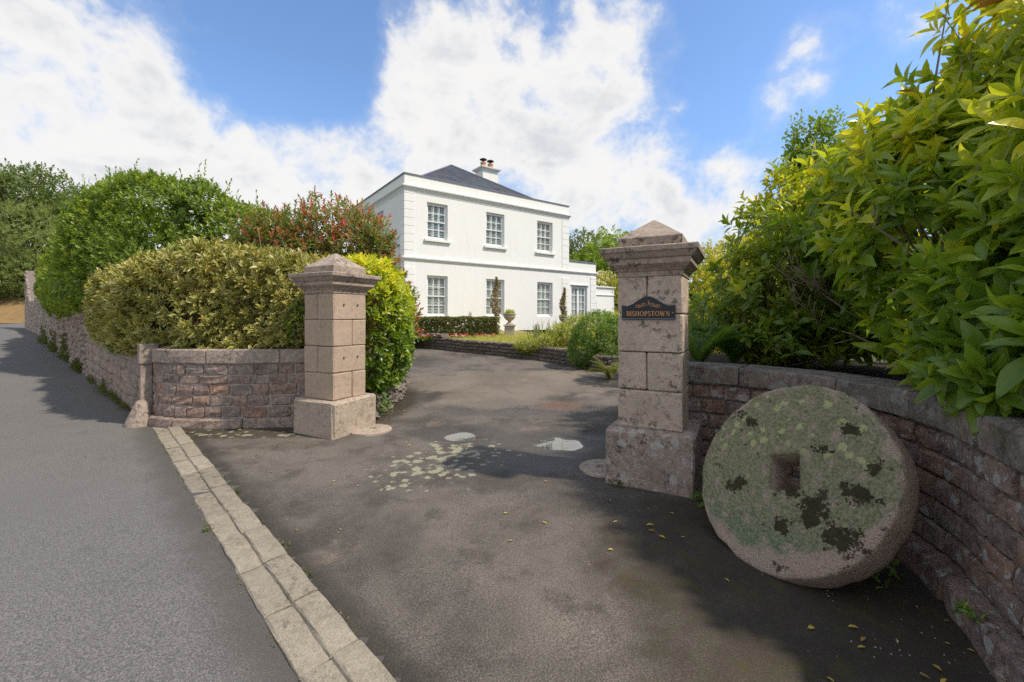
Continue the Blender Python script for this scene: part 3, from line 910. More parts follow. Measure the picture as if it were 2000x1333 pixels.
TK, TN = .16, .06            # thick and thin strokes in cap heights
def stem(x): return [([(x, 0), (x, 1)], TK), ([(x - .17, .03), (x + .17, .03)], .055), ([(x - .17, .97), (x + .17, .97)], .055)]
def bowl(cx, cy, rx, ry, a0, a1): 
    P = arc(cx, cy, rx, ry, a0, a1)
    return (P, [TN + (TK - TN) * abs(math.cos(R(a0 + (a1 - a0) * k / 14))) for k in range(15)])
GL = {
 'I': (.34, stem(.17)),
 'B': (.66, stem(.17) + [([(.17, .97), (.36, .97)], .055), bowl(.36, .75, .20, .22, 90, -90), ([(.17, .53), (.36, .53)], .055), bowl(.38, .265, .24, .235, 90, -90), ([(.17, .03), (.38, .03)], .055)]),
 'S': (.56, [(arc(.28, .74, .19, .23, 20, 270), [TN + .09 * max(0, math.sin(math.pi * k / 14)) for k in range(15)]), (arc(.28, .27, .22, .24, 90, -160), [TN + .10 * max(0, math.sin(math.pi * k / 14)) for k in range(15)]), ([(.46, .70), (.47, .96)], .05), ([(.07, .06), (.06, .30)], .05)]),
 'H': (.84, stem(.17) + stem(.67) + [([(.17, .5), (.67, .5)], .06)]),
 'O': (.84, [(arc(.42, .5, .35, .47, 0, 360, 28), [TN + (TK - TN) * abs(math.cos(R(360 * k / 28))) for k in range(29)])]),
 'P': (.62, stem(.17) + [([(.17, .97), (.34, .97)], .055), bowl(.34, .72, .22, .25, 90, -90), ([(.17, .47), (.34, .47)], .055)]),
 'T': (.70, [([(.35, 0), (.35, 1)], TK), ([(.18, .03), (.52, .03)], .055), ([(.04, .965), (.66, .965)], .07), ([(.05, .78), (.05, .98)], .05), ([(.65, .78), (.65, .98)], .05)]),
 'W': (1.08, [([(.12, 1), (.34, 0)], TK), ([(.34, 0), (.52, .95)], TN), ([(.52, 1), (.74, 0)], TK), ([(.74, 0), (.96, 1)], TN), ([(0, .97), (.26, .97)], .05), ([(.42, .97), (.64, .97)], .05), ([(.85, .97), (1.08, .97)], .05)]),
 'N': (.84, [([(.16, 0), (.16, 1)], TN), ([(.16, 1), (.68, 0)], TK), ([(.68, 0), (.68, 1)], TN), ([(.02, .03), (.30, .03)], .05), ([(.02, .97), (.22, .97)], .05), ([(.54, .97), (.82, .97)], .05)]),
}
word = "BISHOPSTOWN"
H_ = .042
gapl = .085
tot = sum(GL[c][0] for c in word) + gapl * (len(word) - 1)
sx = .385 / (tot * H_)
x = -.385 / 2
for c in word:
    adv, strokes = GL[c]
    m = MB()
    for li, (P, wd) in enumerate(strokes):
        V, F = stroke([(px * H_ * sx, pz * H_) for px, pz in P], [q * H_ for q in wd] if hasattr(wd, '__len__') else wd * H_)
        y = -.0170 - li * .0001
        m.add([(v[0] + x, y, v[2] + .034) for v in V], F)
    fix_normals(m.build('letter', M['gilt'], sign, local=True))
    x += (adv + gapl) * H_ * sx
m = MB()
for sg in (1, -1):
    pts = []
    for k in range(60):                                   # inner curl, sweeping out to a flat loop
        u = k / 59
        if u < .5:
            a = R(-60 + 470 * (u / .5)); r = .007 + .013 * (u / .5)
            pts.append((sg * (.034 + r * math.cos(a)), .138 + r * .95 * math.sin(a)))
        else:
            v = (u - .5) / .5; a = R(50 - 0 + v * 0)
            a = R(110 - 330 * v)
            if k == 30: last = pts[-1]
            pts.append((sg * (.085 + .024 * math.cos(R(200 - 400 * v))), .123 + .011 * math.sin(R(200 - 400 * v))))
    for seg in (pts[:30], pts[30:]):
        V, F = stroke(seg, .0036); m.add([(v[0], -.0172, v[2]) for v in V], F)
    V, F = stroke([(sg * .050, .128), (sg * .060, .119), (sg * .072, .117), (sg * .088, .131)], .0036); m.add([(v[0], -.01735, v[2]) for v in V], F)
    V, F = stroke(arc(sg * .004, .152, .010, .020, 90 - sg * 90 + 90, 90 - sg * 90 + 90 - sg * 150, 8), .0036); m.add([(v[0], -.0174, v[2]) for v in V], F)
fix_normals(m.build('scroll_ornament', M['gilt'], sign, local=True))
for sg in (-1, 1):
    m = MB(); m.lathe([(.005, 0), (.005, .003), (.002, .004)], n=8)
    o = obj('screw', [(p[0] + sg * .215, -.016 - p[2], p[1] + .062) for p in m.V], m.F, M['gilt'] if sg > 0 else M['lead'], sign, local=True); fix_normals(o)

# ------------------------------------------------------------------ millstone leaning on the wall
phi, tilt, MR, MT = 1.216, .535, .634, .20
dv = Vector((math.sin(phi) * math.cos(tilt), math.cos(phi) * math.cos(tilt), -math.sin(tilt)))
rv = Vector((math.cos(phi), -math.sin(phi), 0)); uv = Vector((math.sin(phi) * math.sin(tilt), math.cos(phi) * math.sin(tilt), math.cos(tilt)))
cc = Vector((1.478, 2.738, -.005)) + uv * MR
n = 96


def sq(a, h):
    c, s = math.cos(a), math.sin(a); k = h / max(abs(c), abs(s)) * .98
    x_, y_ = c * k, s * k * 1.2
    return (x_ * .93 - y_ * .368, x_ * .368 + y_ * .93)
rings = []
def ring(f):
    return [f(2 * math.pi * (k + .5) / n) for k in range(n)]
def wob_(x, y, z, a=.006): return mn.noise(Vector((x * 6, y * 6, z * 6 + 4))) * a + mn.noise(Vector((x * 17, y * 17, z * 17))) * a * .5
hh = .098
rad_at = lambda a: MR * (1 + .012 * mn.noise(Vector((math.cos(a) * 1.6, math.sin(a) * 1.6, 2))))
def blend(a, u, z):
    s_ = sq(a, hh); r = rad_at(a)
    x = s_[0] * (1 - u) + r * math.cos(a) * u; y = s_[1] * (1 - u) + r * math.sin(a) * u
    return (x, y, z + wob_(x, y, z))
Rg = [ring(lambda a: (sq(a, hh * 1.04)[0], sq(a, hh * 1.04)[1], -MT - .002)), ring(lambda a: (sq(a, hh)[0], sq(a, hh)[1], -MT * .5)), ring(lambda a: (*sq(a, hh), -.012)), ring(lambda a: (*sq(a, hh * 1.06), .0))]
for u in (.12, .25, .4, .55, .7, .84, .93): Rg.append(ring(lambda a, u=u: blend(a, u, 0)))
for (k_, z) in ((.982, -.002), (.994, -.009), (1.0, -.024), (1.004, -MT * .35), (1.006, -MT * .6), (1.0, -MT + .05), (.985, -MT + .015), (.955, -MT)):
    Rg.append(ring(lambda a, k_=k_, z=z: ((rad_at(a) * k_ + wob_(math.cos(a), math.sin(a), z, .012)) * math.cos(a), (rad_at(a) * k_ + wob_(math.cos(a), math.sin(a), z, .012)) * math.sin(a), z)))
Rg.append(ring(lambda a: blend(a, .3, -MT)))
Rg.append(Rg[0])
m = MB(); m.loft(Rg, cap=False)
ms = obj('millstone', m.V, m.F, M['millstone'], None, True, local=True); fix_normals(ms)
ms.matrix_world = Matrix(((rv.x, uv.x, -dv.x, cc.x), (rv.y, uv.y, -dv.y, cc.y), (rv.z, uv.z, -dv.z, cc.z), (0, 0, 0, 1)))
tag(ms, 'huge round lichen-covered millstone with a square hole leaning on the wall', 'millstone')

# ------------------------------------------------------------------ walls
def core(path, name, mat, parent, z0, z1f, thick, zf=None, n=40, back=-.02):
    rings = []
    for k in range(n + 1):
        p, t, nn = path(path.L * k / n)
        zb = zf(p.x, p.y) if zf else 0
        z1 = z1f(path.L * k / n) if callable(z1f) else z1f
        rings.append([(p.x + nn.x * d, p.y + nn.y * d, z + zb) for d, z in ((-thick, z0), (back, z0), (back, z1), (-thick, z1))])
    m = MB(); m.loft(rings)
    return fix_normals(m.build(name, mat, parent))

# splayed wall beside the near pillar, behind the millstone
RW = Path([(1.62, 4.42), (1.98, 4.30), (2.30, 4.02), (2.52, 3.55), (2.60, 3.05), (2.52, 2.55), (2.30, 2.08), (2.06, 1.60), (1.82, 1.12), (1.58, .64)], side=1)
p, t, nn = RW(RW.L * .5)
if nn.x > 0: RW.side = -1
rw = thing('stone_wall', 'lichened curving stone wall behind the leaning millstone', 'wall', (2.3, 3.0, 0))
core(RW, 'mortar', M['mortar'], rw, -.15, .90, .30)
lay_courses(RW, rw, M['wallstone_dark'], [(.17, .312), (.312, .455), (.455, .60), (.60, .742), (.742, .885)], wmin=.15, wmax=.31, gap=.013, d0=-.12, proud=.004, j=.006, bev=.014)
s = 0
for ln in (.62, .85, .62, .70, .72, .66, .60, .7):
    if s >= RW.L - .1: break
    add_block('coping_stone', M['coping_old'], rw, RW, s + .004, min(s + ln, RW.L) - .004, .89, 1.07, -.36, .035, bev=.016, j=.005, nx=5); s += ln
s = 0
for ln in (.6, .7, .62, .68, .6, .7, .66, .7):
    if s >= RW.L - .1: break
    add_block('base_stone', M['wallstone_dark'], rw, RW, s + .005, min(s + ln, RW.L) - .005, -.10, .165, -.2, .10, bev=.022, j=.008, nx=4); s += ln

# splayed wall beside the far pillar
LW = Path([(-5.24, 6.36), (-4.85, 6.20), (-4.3, 6.13), (-3.7, 6.15), (-3.1, 6.24), (-2.75, 6.30)], side=1)
p, t, nn = LW(1.0)
if nn.y > 0: LW.side = -1
lw = thing('stone_wall', 'mauve coursed stone wall between the corner post and the laurel-side pillar', 'wall', (-4.2, 6.3, 0))
core(LW, 'mortar', M['mortar_pale'], lw, -.15, .9, .30, back=-.008)
lay_courses(LW, lw, M['wallstone'], [(.13, .29), (.29, .445), (.445, .60), (.60, .735), (.735, .89)], wmin=.20, wmax=.42, gap=.016, d0=-.12, proud=.010, j=.007, bev=.012)
s = 0
for ln in (.98, 1.0, .6):
    add_block('coping_stone', M['coping'], lw, LW, s + .004, min(s + ln, LW.L) - .004, .895, 1.095, -.36, .03, bev=.012, j=.004, nx=5); s += ln
s = 0
for ln in (.5, 1.0, .8, .6):
    if s < LW.L - .1: add_block('base_stone', M['wallstone_grey'], lw, LW, s + .005, min(s + ln, LW.L) - .005, -.08, .125, -.2, .07, bev=.02, j=.006, nx=4)
    s += ln

# corner post and the cone-shaped guard stone
post = MB(); V, F = chamfer_box(-.05, .07, -.085, .06, -.1, .86, .012, .003); post.add(V, F)
pt = thing('wall_post', 'slim granite post at the corner of the roadside wall', 'post', (-5.36, 6.40, 0), None, R(-42))
fix_normals(post.build('shaft', M['coping'], pt, local=True))
m = MB(); V, F = chamfer_box(-.06, .085, -.11, .12, .863, 1.16, .012, .003); m.add(V, F); fix_normals(m.build('head', M['coping'], pt, local=True))
m = MB()
n = 18
gp = Vector((-5.43, 6.22, 0))
rings = []
for (z, r, sh) in ((-.06, .175, 0), (.0, .172, 0), (.1, .152, .012), (.2, .128, .03), (.3, .102, .045), (.355, .085, .055), (.375, .05, .06)):
    rings.append([(gp.x + sh + r * math.cos(6.283 * k / n) * (1 + .03 * mn.noise(Vector((k * .9, z * 5, 0)))), gp.y + .10 + sh * .6 + r * .9 * math.sin(6.283 * k / n), z - .02) for k in range(n)])
m.loft(rings)
o = m.build('guard_stone', M['granite_cap'], None, True); fix_normals(o)
tag(o, 'blunt cone-shaped guard stone at the foot of the wall corner post', 'guard stone')

# coped wall along the road
CW = Path([W0 + WD * .06, W0 + WD * 3.3, W0 + WD * 6.55], side=1, smooth=False)
if CW(1)[2].dot(WN) < 0: CW.side = -1
cw = thing('stone_wall', 'low coped stone wall running along the road from the corner post', 'wall', (-8, 8.6, 0))
core(CW, 'mortar', M['mortar_pale'], cw, -.3, .98, .35, zf=g)
lay_courses(CW, cw, M['wallstone_grey'], [(-.06, .17), (.17, .37), (.37, .58), (.58, .78), (.78, .96)], zf=g, wmin=.3, wmax=.75, gap=.014, d0=-.15, proud=.008, j=.010, bev=.018)
s = 0
while s < CW.L - .2:
    ln = min(random.uniform(.8, 1.3), CW.L - s)
    if CW.L - s - ln < .4: ln = CW.L - s
    add_block('coping_stone', M['coping'], cw, CW, s + .004, s + ln - .004, .97, 1.13, -.4, .035, bev=.014, j=.006, nx=4, zf=g); s += ln

# old rubble wall farther up the road
r0 = W0 + WD * 6.6
RB = Path([r0, (-18.0, 17.0), (-26.9, 24.7), (-34.9, 31.2)], side=1)
if RB(1)[2].dot(WN) < 0: RB.side = -1
rb = thing('rubble_wall', 'tall old rubble stone wall under the green hedge up the road', 'wall', (r0.x, r0.y, 0))
def rtop(s): return 1.25 + .5 * min(1, s / 2.5) + .12 * math.sin(s * .9) + (max(0, s - (RB.L - 3.0)) * .75 if s > RB.L - 3.0 else 0) + .25 * min(1, s / 20)
core(RB, 'mortar', M['mortar'], rb, -.3, lambda s: rtop(s) - .06, .45, zf=g, n=70)
cnt = 0; many = MB()
s_lo = 0.0
cell = .26
s = 0.0
while s < RB.L - .05:
    wd0 = .30 if s < 7 else .42
    hh0 = .15 if s < 7 else .22
    z = -.05
    while z < rtop(s + wd0 / 2) - .05:
        h = hh0 * random.uniform(.7, 1.3)
        a0 = s + random.uniform(-.07, .07); b0 = min(RB.L, s + wd0 + random.uniform(-.09, .07))
        ringsb = block(RB, a0 + .01, b0 - .01, z + .008, z + h - .008, -.1, random.uniform(.0, .045), bev=.028, j=.016, nx=2, zf=g)
        if cnt < 290:
            m = MB(); m.loft(ringsb); m.build('stone', M['wallstone_grey'], rb); cnt += 1
        else:
            many.loft(ringsb)
        z += h
    s += wd0
tag(many.build('far_stones', M['wallstone_grey'], rb), kind='stuff')

# low dark retaining wall round the front garden
GP0 = at(812, 679); GP1 = at(1178, 728)
GW = Path([(-6.2, 17.4), (GP0.x, GP0.y), tuple(at(900, 688).xy), tuple(at(1005, 698).xy), tuple(at(1090, 710).xy), tuple(at(1140, 720).xy), (GP1.x, GP1.y), (2.75, 10.75)], side=1)
if GW(3)[2].y > 0: GW.side = -1
gw = thing('garden_wall', 'low dark dry-stone retaining wall along the far side of the drive', 'wall', (-.4, 13, 0))
def gz(x, y): return g(x, y)
core(GW, 'mortar', M['mortar'], gw, -.2, .40, .3, zf=gz)
cs = [(-.03, .09), (.09, .20), (.20, .31), (.31, .42)]
lay_courses(GW, gw, M['garden_stone'], cs, zf=gz, wmin=.16, wmax=.40, gap=.016, d0=-.18, proud=.01, j=.014, bev=.022, name='stone')
lay_courses(GW, gw, M['garden_stone'], [(.42, .56)], zf=gz, s0=0, s1=4.35, wmin=.25, wmax=.5, gap=.012, d0=-.25, proud=.02, j=.012, bev=.02)

# garden ground behind the walls
def bed(name, poly_xy, mat, z):
    n = len(poly_xy)
    V = [(x, y, z(x, y) if callable(z) else z) for x, y in poly_xy]
    o = obj(name, V, [tuple(range(n))], mat)
    if o.data.polygons[0].normal.z < 0: fix_normals(o); o.data.flip_normals() if o.data.polygons[0].normal.z < 0 else None
    return tag(o, kind='structure')

HB = .93                                                    # level of the terrace at the house
xs = np.arange(-14, 16, .5); ys = np.arange(9.5, 46, .5)
wall_pts = GW.P
def behind(x, y):
    best = min(wall_pts, key=lambda q: (q.x - x) ** 2 + (q.y - y) ** 2)
    i = wall_pts.index(best); a = wall_pts[max(i - 1, 0)]; b = wall_pts[min(i + 1, len(wall_pts) - 1)]
    d = (b - a); nn2 = Vector((d.y, -d.x)).normalized() * GW.side
    return -(Vector((x, y)) - best).dot(nn2)
V, F = [], []
na = 50
for i in range(na + 1):
    p, t, nn = GW(GW.L * i / na)
    zt = g(p.x, p.y) + .36
    for (d, k) in ((.08, 0), (.5, .15), (1.2, .45), (2.5, .85), (4, 1), (30, 1)):
        q = p - nn * d
        V.append((q.x, q.y, zt + (HB - .02 - zt) * k if k < 1 else HB - .02))
for i in range(na):
    for k in range(5):
        o_ = i * 6 + k
        F.append((o_, o_ + 1, o_ + 7, o_ + 6))
lawn = obj('front_lawn', V, F, M['lawn_mat'], None, True); fix_normals(lawn); tag(lawn, kind='structure')
# raised soil behind the road walls and in the bed by the near pillar
def strip_bed(name, path, depth, z, mat):
    V, F = [], []
    for k in range(31):
        p, t, nn = path(path.L * k / 30)
        zb = z + g(p.x, p.y)
        for d in (.2, depth): V.append((p.x - nn.x * d, p.y - nn.y * d, zb))
    F = [(2 * k, 2 * k + 1, 2 * k + 3, 2 * k + 2) for k in range(30)]
    o = obj(name, V, F, mat); fix_normals(o); return tag(o, kind='structure')
strip_bed('planting_bed', RW, 3.2, .95, M['soil'])
strip_bed('planting_bed', LW, 2.0, .97, M['soil'])
strip_bed('planting_bed', CW, 3.5, .98, M['soil'])
strip_bed('planting_bed', RB, 5.0, 1.2, M['soil'])
bed('planting_bed', [(2.05, 4.9), (4, 4.3), (16, 6), (16, 10.4), (3.2, 10.6), (2.4, 7.5)], M['soil'], .10)

# ------------------------------------------------------------------ the white house
HR = math.atan2(.589, .808)
house = thing('white_house', 'two-storey white rendered house with sash windows and a slate pyramid roof', 'house', (-4.40, 17.80, HB), None, HR)
HW, HD = 9.18, 9.2
OPEN_LOW = [(1.0, 1.98, .65, 2.40), (3.97, 5.0, .65, 2.40), (7.02, 8.05, .65, 2.40)]
OPEN_UP = [(1.0, 1.98, 3.94, 5.50), (3.97, 5.0, 3.94, 5.50), (7.02, 8.05, 3.94, 5.50)]
FRENCH = (9.42, 10.62, .05, 2.32)
SIDE = [(2.45, 3.4, 3.94, 5.50)]


def wall_holes(m, u0, u1, z0, z1, holes, P, depth):
    """wall face with openings; P(u, w, z) maps wall coordinates (w = depth behind the face)"""
    us = sorted({u0, u1, *[h[0] for h in holes], *[h[1] for h in holes]})
    zs = sorted({z0, z1, *[h[2] for h in holes], *[h[3] for h in holes]})
    for a, b in zip(us, us[1:]):
        for c, d in zip(zs, zs[1:]):
            if any(h[0] <= a and b <= h[1] and h[2] <= c and d <= h[3] for h in holes): continue
            m.add([P(a, 0, c), P(b, 0, c), P(b, 0, d), P(a, 0, d)], [(0, 1, 2, 3)])
    for a, b, c, d in holes:
        for q in (((a, c), (a, d)), ((a, d), (b, d)), ((b, d), (b, c)), ((b, c), (a, c))):
            (x, y), (x2, y2) = q
            m.add([P(x, 0, y), P(x, depth, y), P(x2, depth, y2), P(x2, 0, y2)], [(0, 1, 2, 3)])

m = MB()
wall_holes(m, 0, HW, -.4, 6.54, OPEN_LOW + OPEN_UP, lambda u, w_, z: (u, w_, z), .20)
wall_holes(m, 0, HD, -.4, 6.54, SIDE, lambda u, w_, z: (w_, u, z), .20)
m.add([(HW, 0, -.4), (HW, HD, -.4), (HW, HD, 6.54), (HW, 0, 6.54)], [(0, 1, 2, 3)])
m.add([(0, HD, -.4), (HW, HD, -.4), (HW, HD, 6.54), (0, HD, 6.54)], [(0, 1, 2, 3)])
m.build('wall', M['render'], house, local=True)
m = MB(); m.box(.02, HW - .02, .9, .92, -.3, 6.0); m.box(.9, .92, .93, HD - .1, -.3, 6.0); m.box(.94, HW - .1, .95, HD - .1, 3.0, 3.1)
m.build('inner_room_wall', M['inside'], house, local=True)  # near-black colour makes the rooms look unlit through the windows
# ground floor side wings
m = MB()
wall_holes(m, HW + .002, 11.3, -.4, 3.62, [FRENCH], lambda u, w_, z: (u, w_ + .03, z), .16)
m.add([(11.3, .03, -.4), (11.3, 5, -.4), (11.3, 5, 3.62), (11.3, .03, 3.62)], [(0, 1, 2, 3)])
m.add([(HW, .03, 3.62), (11.3, .03, 3.62), (11.3, 5, 3.62), (HW, 5, 3.62)], [(0, 1, 2, 3)])
m.add([(HW, 5, -.4), (11.3, 5, -.4), (11.3, 5, 3.62), (HW, 5, 3.62)], [(0, 1, 2, 3)])
m.box(HW + .05, 11.2, 1.0, 1.02, -.3, 3.4)
m.build('wing_wall', M['render'], house, local=True)
m = MB(); m.box(-2.3, -.002, .55, 7.0, -.4, 3.60); m.build('wing_wall', M['render'], house, local=True)
for bx_ in ((-2.34, -.004, .50, 7.05, 3.602, 3.66), (HW + .006, 11.34, -.02, 5.05, 3.622, 3.675), (-.35, -.006, .9, 2.0, 3.665, 3.80)):
    m = MB(); m.box(*bx_); m.build('wing_roof_lead', M['lead'], house, local=True)


def band(rings_, name, mat, x0, x1, y0, y1):
    """moulding that runs round a rectangular block: rings of (offset, z)"""
    mm = MB()
    mm.loft([[(x0 - o, y0 - o, z), (x1 + o, y0 - o, z), (x1 + o, y1 + o, z), (x0 - o, y1 + o, z)] for o, z in rings_], cap=False)
    return fix_normals(mm.build(name, mat, house, local=True))

band([(-.01, 5.80), (.015, 5.80), (.020, 5.86), (.045, 5.90), (.055, 5.94), (.11, 5.985), (.125, 5.99), (.13, 6.04), (.12, 6.055), (-.01, 6.075)], 'cornice', M['trim'], 0, HW, 0, HD)
band([(-.01, 6.50), (.035, 6.502), (.04, 6.555), (-.25, 6.57), (-.25, 6.2)], 'parapet_lead', M['lead'], 0, HW, 0, HD)
SP = [(-.01, 2.90), (.02, 2.90), (.025, 2.955), (.05, 2.975), (.06, 3.01), (.115, 3.05), (.12, 3.10), (.11, 3.115), (-.01, 3.14)]
for nm_, (x0, x1, y0, y1) in (('string_course', (0, HW, .03, HD)), ('string_course', (HW + .05, 11.3, .06, 4.9)), ('string_course', (-2.3, -.05, .55, 7.0))):
    band(SP, nm_, M['trim'], x0, x1, y0, y1)

# quoins: shallow rusticated corner strips
for (x0, x1, y0) in ((.0, .436, -.022), (8.70, HW, -.022), (10.86, 11.3, .006)):
    z = -.3
    top = 2.88 if x0 > 10 else 5.79
    while z < top - .05:
        z2 = min(z + .335, top)
        if not (2.86 < (z + z2) / 2 < 3.16):
            zz2 = z2
            mm = MB(); V, F = chamfer_box(x0 - (.022 if x0 == 0 else 0), x1 + (.022 if x0 > 8 else 0), y0, y0 + .12 + (.3 if x0 == 0 else 0), z + .006, zz2 - .006, .008); mm.add(V, F)
            fix_normals(mm.build('quoin', M['render'], house, local=True))
        z = z2


def put(m, P):
    """map (u, w, z) vertices into the house"""
    m.V = [P(*v) for v in m.V]; return m


def window(u0, u1, z0, z1, P, sill=True, french=False):
    fr = MB(); T = .055
    fr.box(u0, u0 + T, .10, .19, z0, z1); fr.box(u1 - T, u1, .10, .19, z0, z1)
    fr.box(u0 + T, u1 - T, .10, .19, z1 - T, z1); fr.box(u0 + T, u1 - T, .095, .19, z0, z0 + T)
    a, b = u0 + T, u1 - T
    panes = []
    if not french:
        zm = (z0 + z1) / 2
        for (c, d, y) in ((zm - .02, z1 - T, .115), (z0 + T, zm + .02, .148)):
            s_ = .042
            fr.box(a, a + s_, y, y + .03, c, d); fr.box(b - s_, b, y, y + .03, c, d)
            fr.box(a + s_, b - s_, y, y + .03, d - s_, d); fr.box(a + s_, b - s_, y, y + .03, c, c + (s_ if y < .13 else .065))
            c2, d2 = c + (s_ if y < .13 else .065), d - s_
            for k in (1, 2):
                x = a + s_ + (b - a - 2 * s_) * k / 3
                fr.box(x - .011, x + .011, y + .003, y + .027, c2, d2)
            zz = (c2 + d2) / 2
            fr.box(a + s_, b - s_, y + .004, y + .026, zz - .011, zz + .011)
            for k in range(3):
                for (p0, p1) in ((c2, zz), (zz, d2)):
                    panes.append((a + s_ + (b - a - 2 * s_) * k / 3, a + s_ + (b - a - 2 * s_) * (k + 1) / 3, y + .015, p0, p1))
    else:
        um = (a + b) / 2
        for (c, d) in ((a, um), (um, b)):
            s_ = .07
            fr.box(c, c + s_, .12, .16, z0 + T, z1 - T); fr.box(d - s_, d, .12, .16, z0 + T, z1 - T)
            fr.box(c + s_, d - s_, .12, .16, z1 - T - s_, z1 - T); fr.box(c + s_, d - s_, .12, .16, z0 + T, z0 + T + .2)
            c2, d2 = z0 + T + .2, z1 - T - s_
            x = (c + d) / 2
            fr.box(x - .012, x + .012, .125, .155, c2, d2)
            for k in (1, 2, 3, 4):
                zz = c2 + (d2 - c2) * k / 5
                fr.box(c + s_, d - s_, .126, .154, zz - .012, zz + .012)
            for k in range(5):
                for (q0, q1) in ((c + s_, x), (x, d - s_)):
                    panes.append((q0, q1, .14, c2 + (d2 - c2) * k / 5, c2 + (d2 - c2) * (k + 1) / 5))
    win = put(fr, P).build('window', M['paint'], house, local=True)
    for (p0, p1, y, q0, q1) in panes:
        obj('pane', [P(p0, y, q0), P(p1, y, q0), P(p1, y, q1), P(p0, y, q1)], [(0, 1, 2, 3)], M['glass'], win, local=True)
    # plantation shutters inside
    st = MB(); sl = MB()
    npan = 3 if not french else 4
    yb = .205
    for k in range(npan):
        c = a + (b - a) * k / npan; d = a + (b - a) * (k + 1) / npan; q = .052
        st.box(c + .002, c + q, yb, yb + .03, z0, z1); st.box(d - q, d - .002, yb, yb + .03, z0, z1)
        for zz in (z0 + .0, (z0 + z1) / 2 - .03, z1 - .07): st.box(c + q, d - q, yb, yb + .03, zz, zz + .065)
        z = z0 + .08
        tl = math.radians(24)
        while z < z1 - .08:
            if abs(z - (z0 + z1) / 2) > .06:
                dy, dz = .032 * math.cos(tl), .032 * math.sin(tl); h = .006
                sl.add([(c + q, yb + .015 - dy, z - dz - h), (d - q, yb + .015 - dy, z - dz - h), (d - q, yb + .015 + dy, z + dz - h), (c + q, yb + .015 + dy, z + dz - h),
                        (c + q, yb + .015 - dy, z - dz + h), (d - q, yb + .015 - dy, z - dz + h), (d - q, yb + .015 + dy, z + dz + h), (c + q, yb + .015 + dy, z + dz + h)],
                       [(0, 3, 2, 1), (4, 5, 6, 7), (0, 1, 5, 4), (1, 2, 6, 5), (2, 3, 7, 6), (3, 0, 4, 7)])
            z += .066
    put(st, P).build('shutter_frame', M['shutter'], win, local=True)
    tag(put(sl, P).build('shutter_slats', M['shutter'], win, local=True), kind='stuff')
    # near-black sheet behind the shutters, painting in the unlit room
    rm = MB(); rm.add([(u0 - .05, .85, z0 - .1), (u1 + .05, .85, z0 - .1), (u1 + .05, .85, z1 + .1), (u0 - .05, .85, z1 + .1)], [(0, 1, 2, 3)])
    put(rm, P).build('room_back', M['inside'], win, local=True)
    if sill:
        sm = MB(); V, F = chamfer_box(u0 - .13, u1 + .13, -.10, .10, z0 - .11, z0 - .004, .008); sm.add(V, F)
        fix_normals(put(sm, P).build('sill', M['render'], win, local=True))

PF = lambda u, w_, z: (u, w_, z)
PS = lambda u, w_, z: (w_, u, z)
for h in OPEN_UP: window(*h, PF)
for h in OPEN_LOW: window(*h, PF, sill=False)
window(*SIDE[0], PS)
window(*FRENCH, lambda u, w_, z: (u, w_ + .03, z), sill=False, french=True)
m = MB(); V, F = chamfer_box(9.36, 10.72, -.03, .05, 2.34, 2.40, .008); m.add(V, F); fix_normals(m.build('door_hood', M['trim'], house, local=True))

# pyramid roof in courses of slate
apex = Vector((4.6, 4.6, 9.06)); zb = 6.33; i0 = .34
roof = MB(); roof.add([(i0, i0, zb), (HW - i0, i0, zb), (HW - i0, HD - i0, zb), (i0, HD - i0, zb), tuple(apex)], [(0, 1, 4), (1, 2, 4), (2, 3, 4), (3, 0, 4)])
rf = roof.build('roof', M['slate'], house, local=True)
sl = MB()
corners = [Vector((i0, i0, zb)), Vector((HW - i0, i0, zb)), Vector((HW - i0, HD - i0, zb)), Vector((i0, HD - i0, zb))]
for fi in range(4):
    A, B = corners[fi], corners[(fi + 1) % 4]
    nrm = (B - A).cross(apex - A).normalized()
    rows = 26
    for r_ in range(rows):
        t0, t1 = r_ / rows, min(1, (r_ + 1.12) / rows)
        a0, b0 = A.lerp(apex, t0), B.lerp(apex, t0); a1, b1 = A.lerp(apex, t1), B.lerp(apex, t1)
        L = (b0 - a0).length
        nn_ = max(1, int(L / .26)); off = .5 if r_ % 2 else 0
        for k in range(-1, nn_ + 1):
            u0, u1 = (k + off) / nn_, (k + 1 + off) / nn_ - .006 / L
            u0, u1 = max(0, u0), min(1, u1)
            if u1 - u0 < .004: continue
            lift = .016 + random.uniform(0, .007)
            q = [a0.lerp(b0, u0) + nrm * lift, a0.lerp(b0, u1) + nrm * lift]
            # keep the upper corners inside the hip lines
            def up(u):
                p = a0.lerp(b0, u) + ((a1 + b1) / 2 - (a0 + b0) / 2)
                s_ = (p - a1).dot((b1 - a1).normalized()); L1 = (b1 - a1).length
                return a1 + (b1 - a1).normalized() * max(0, min(L1, s_)) + nrm * .004
            q += [up(u1), up(u0)]
            e = [q[0] - nrm * .014, q[1] - nrm * .014]
            sl.add([*q, *e], [(0, 1, 2, 3), (4, 5, 1, 0)])
tag(sl.build('slates', M['slate'], rf, local=True), kind='stuff')
for k in range(4):
    mm = MB(); c = corners[k]; d = (apex - c)
    mm.tube([c + d * .0 + Vector((0, 0, .03)), c + d * .5 + Vector((0, 0, .035)), apex + Vector((0, 0, .03))], .045, 5)
    mm.build('hip_ridge', M['lead'], rf, local=True)

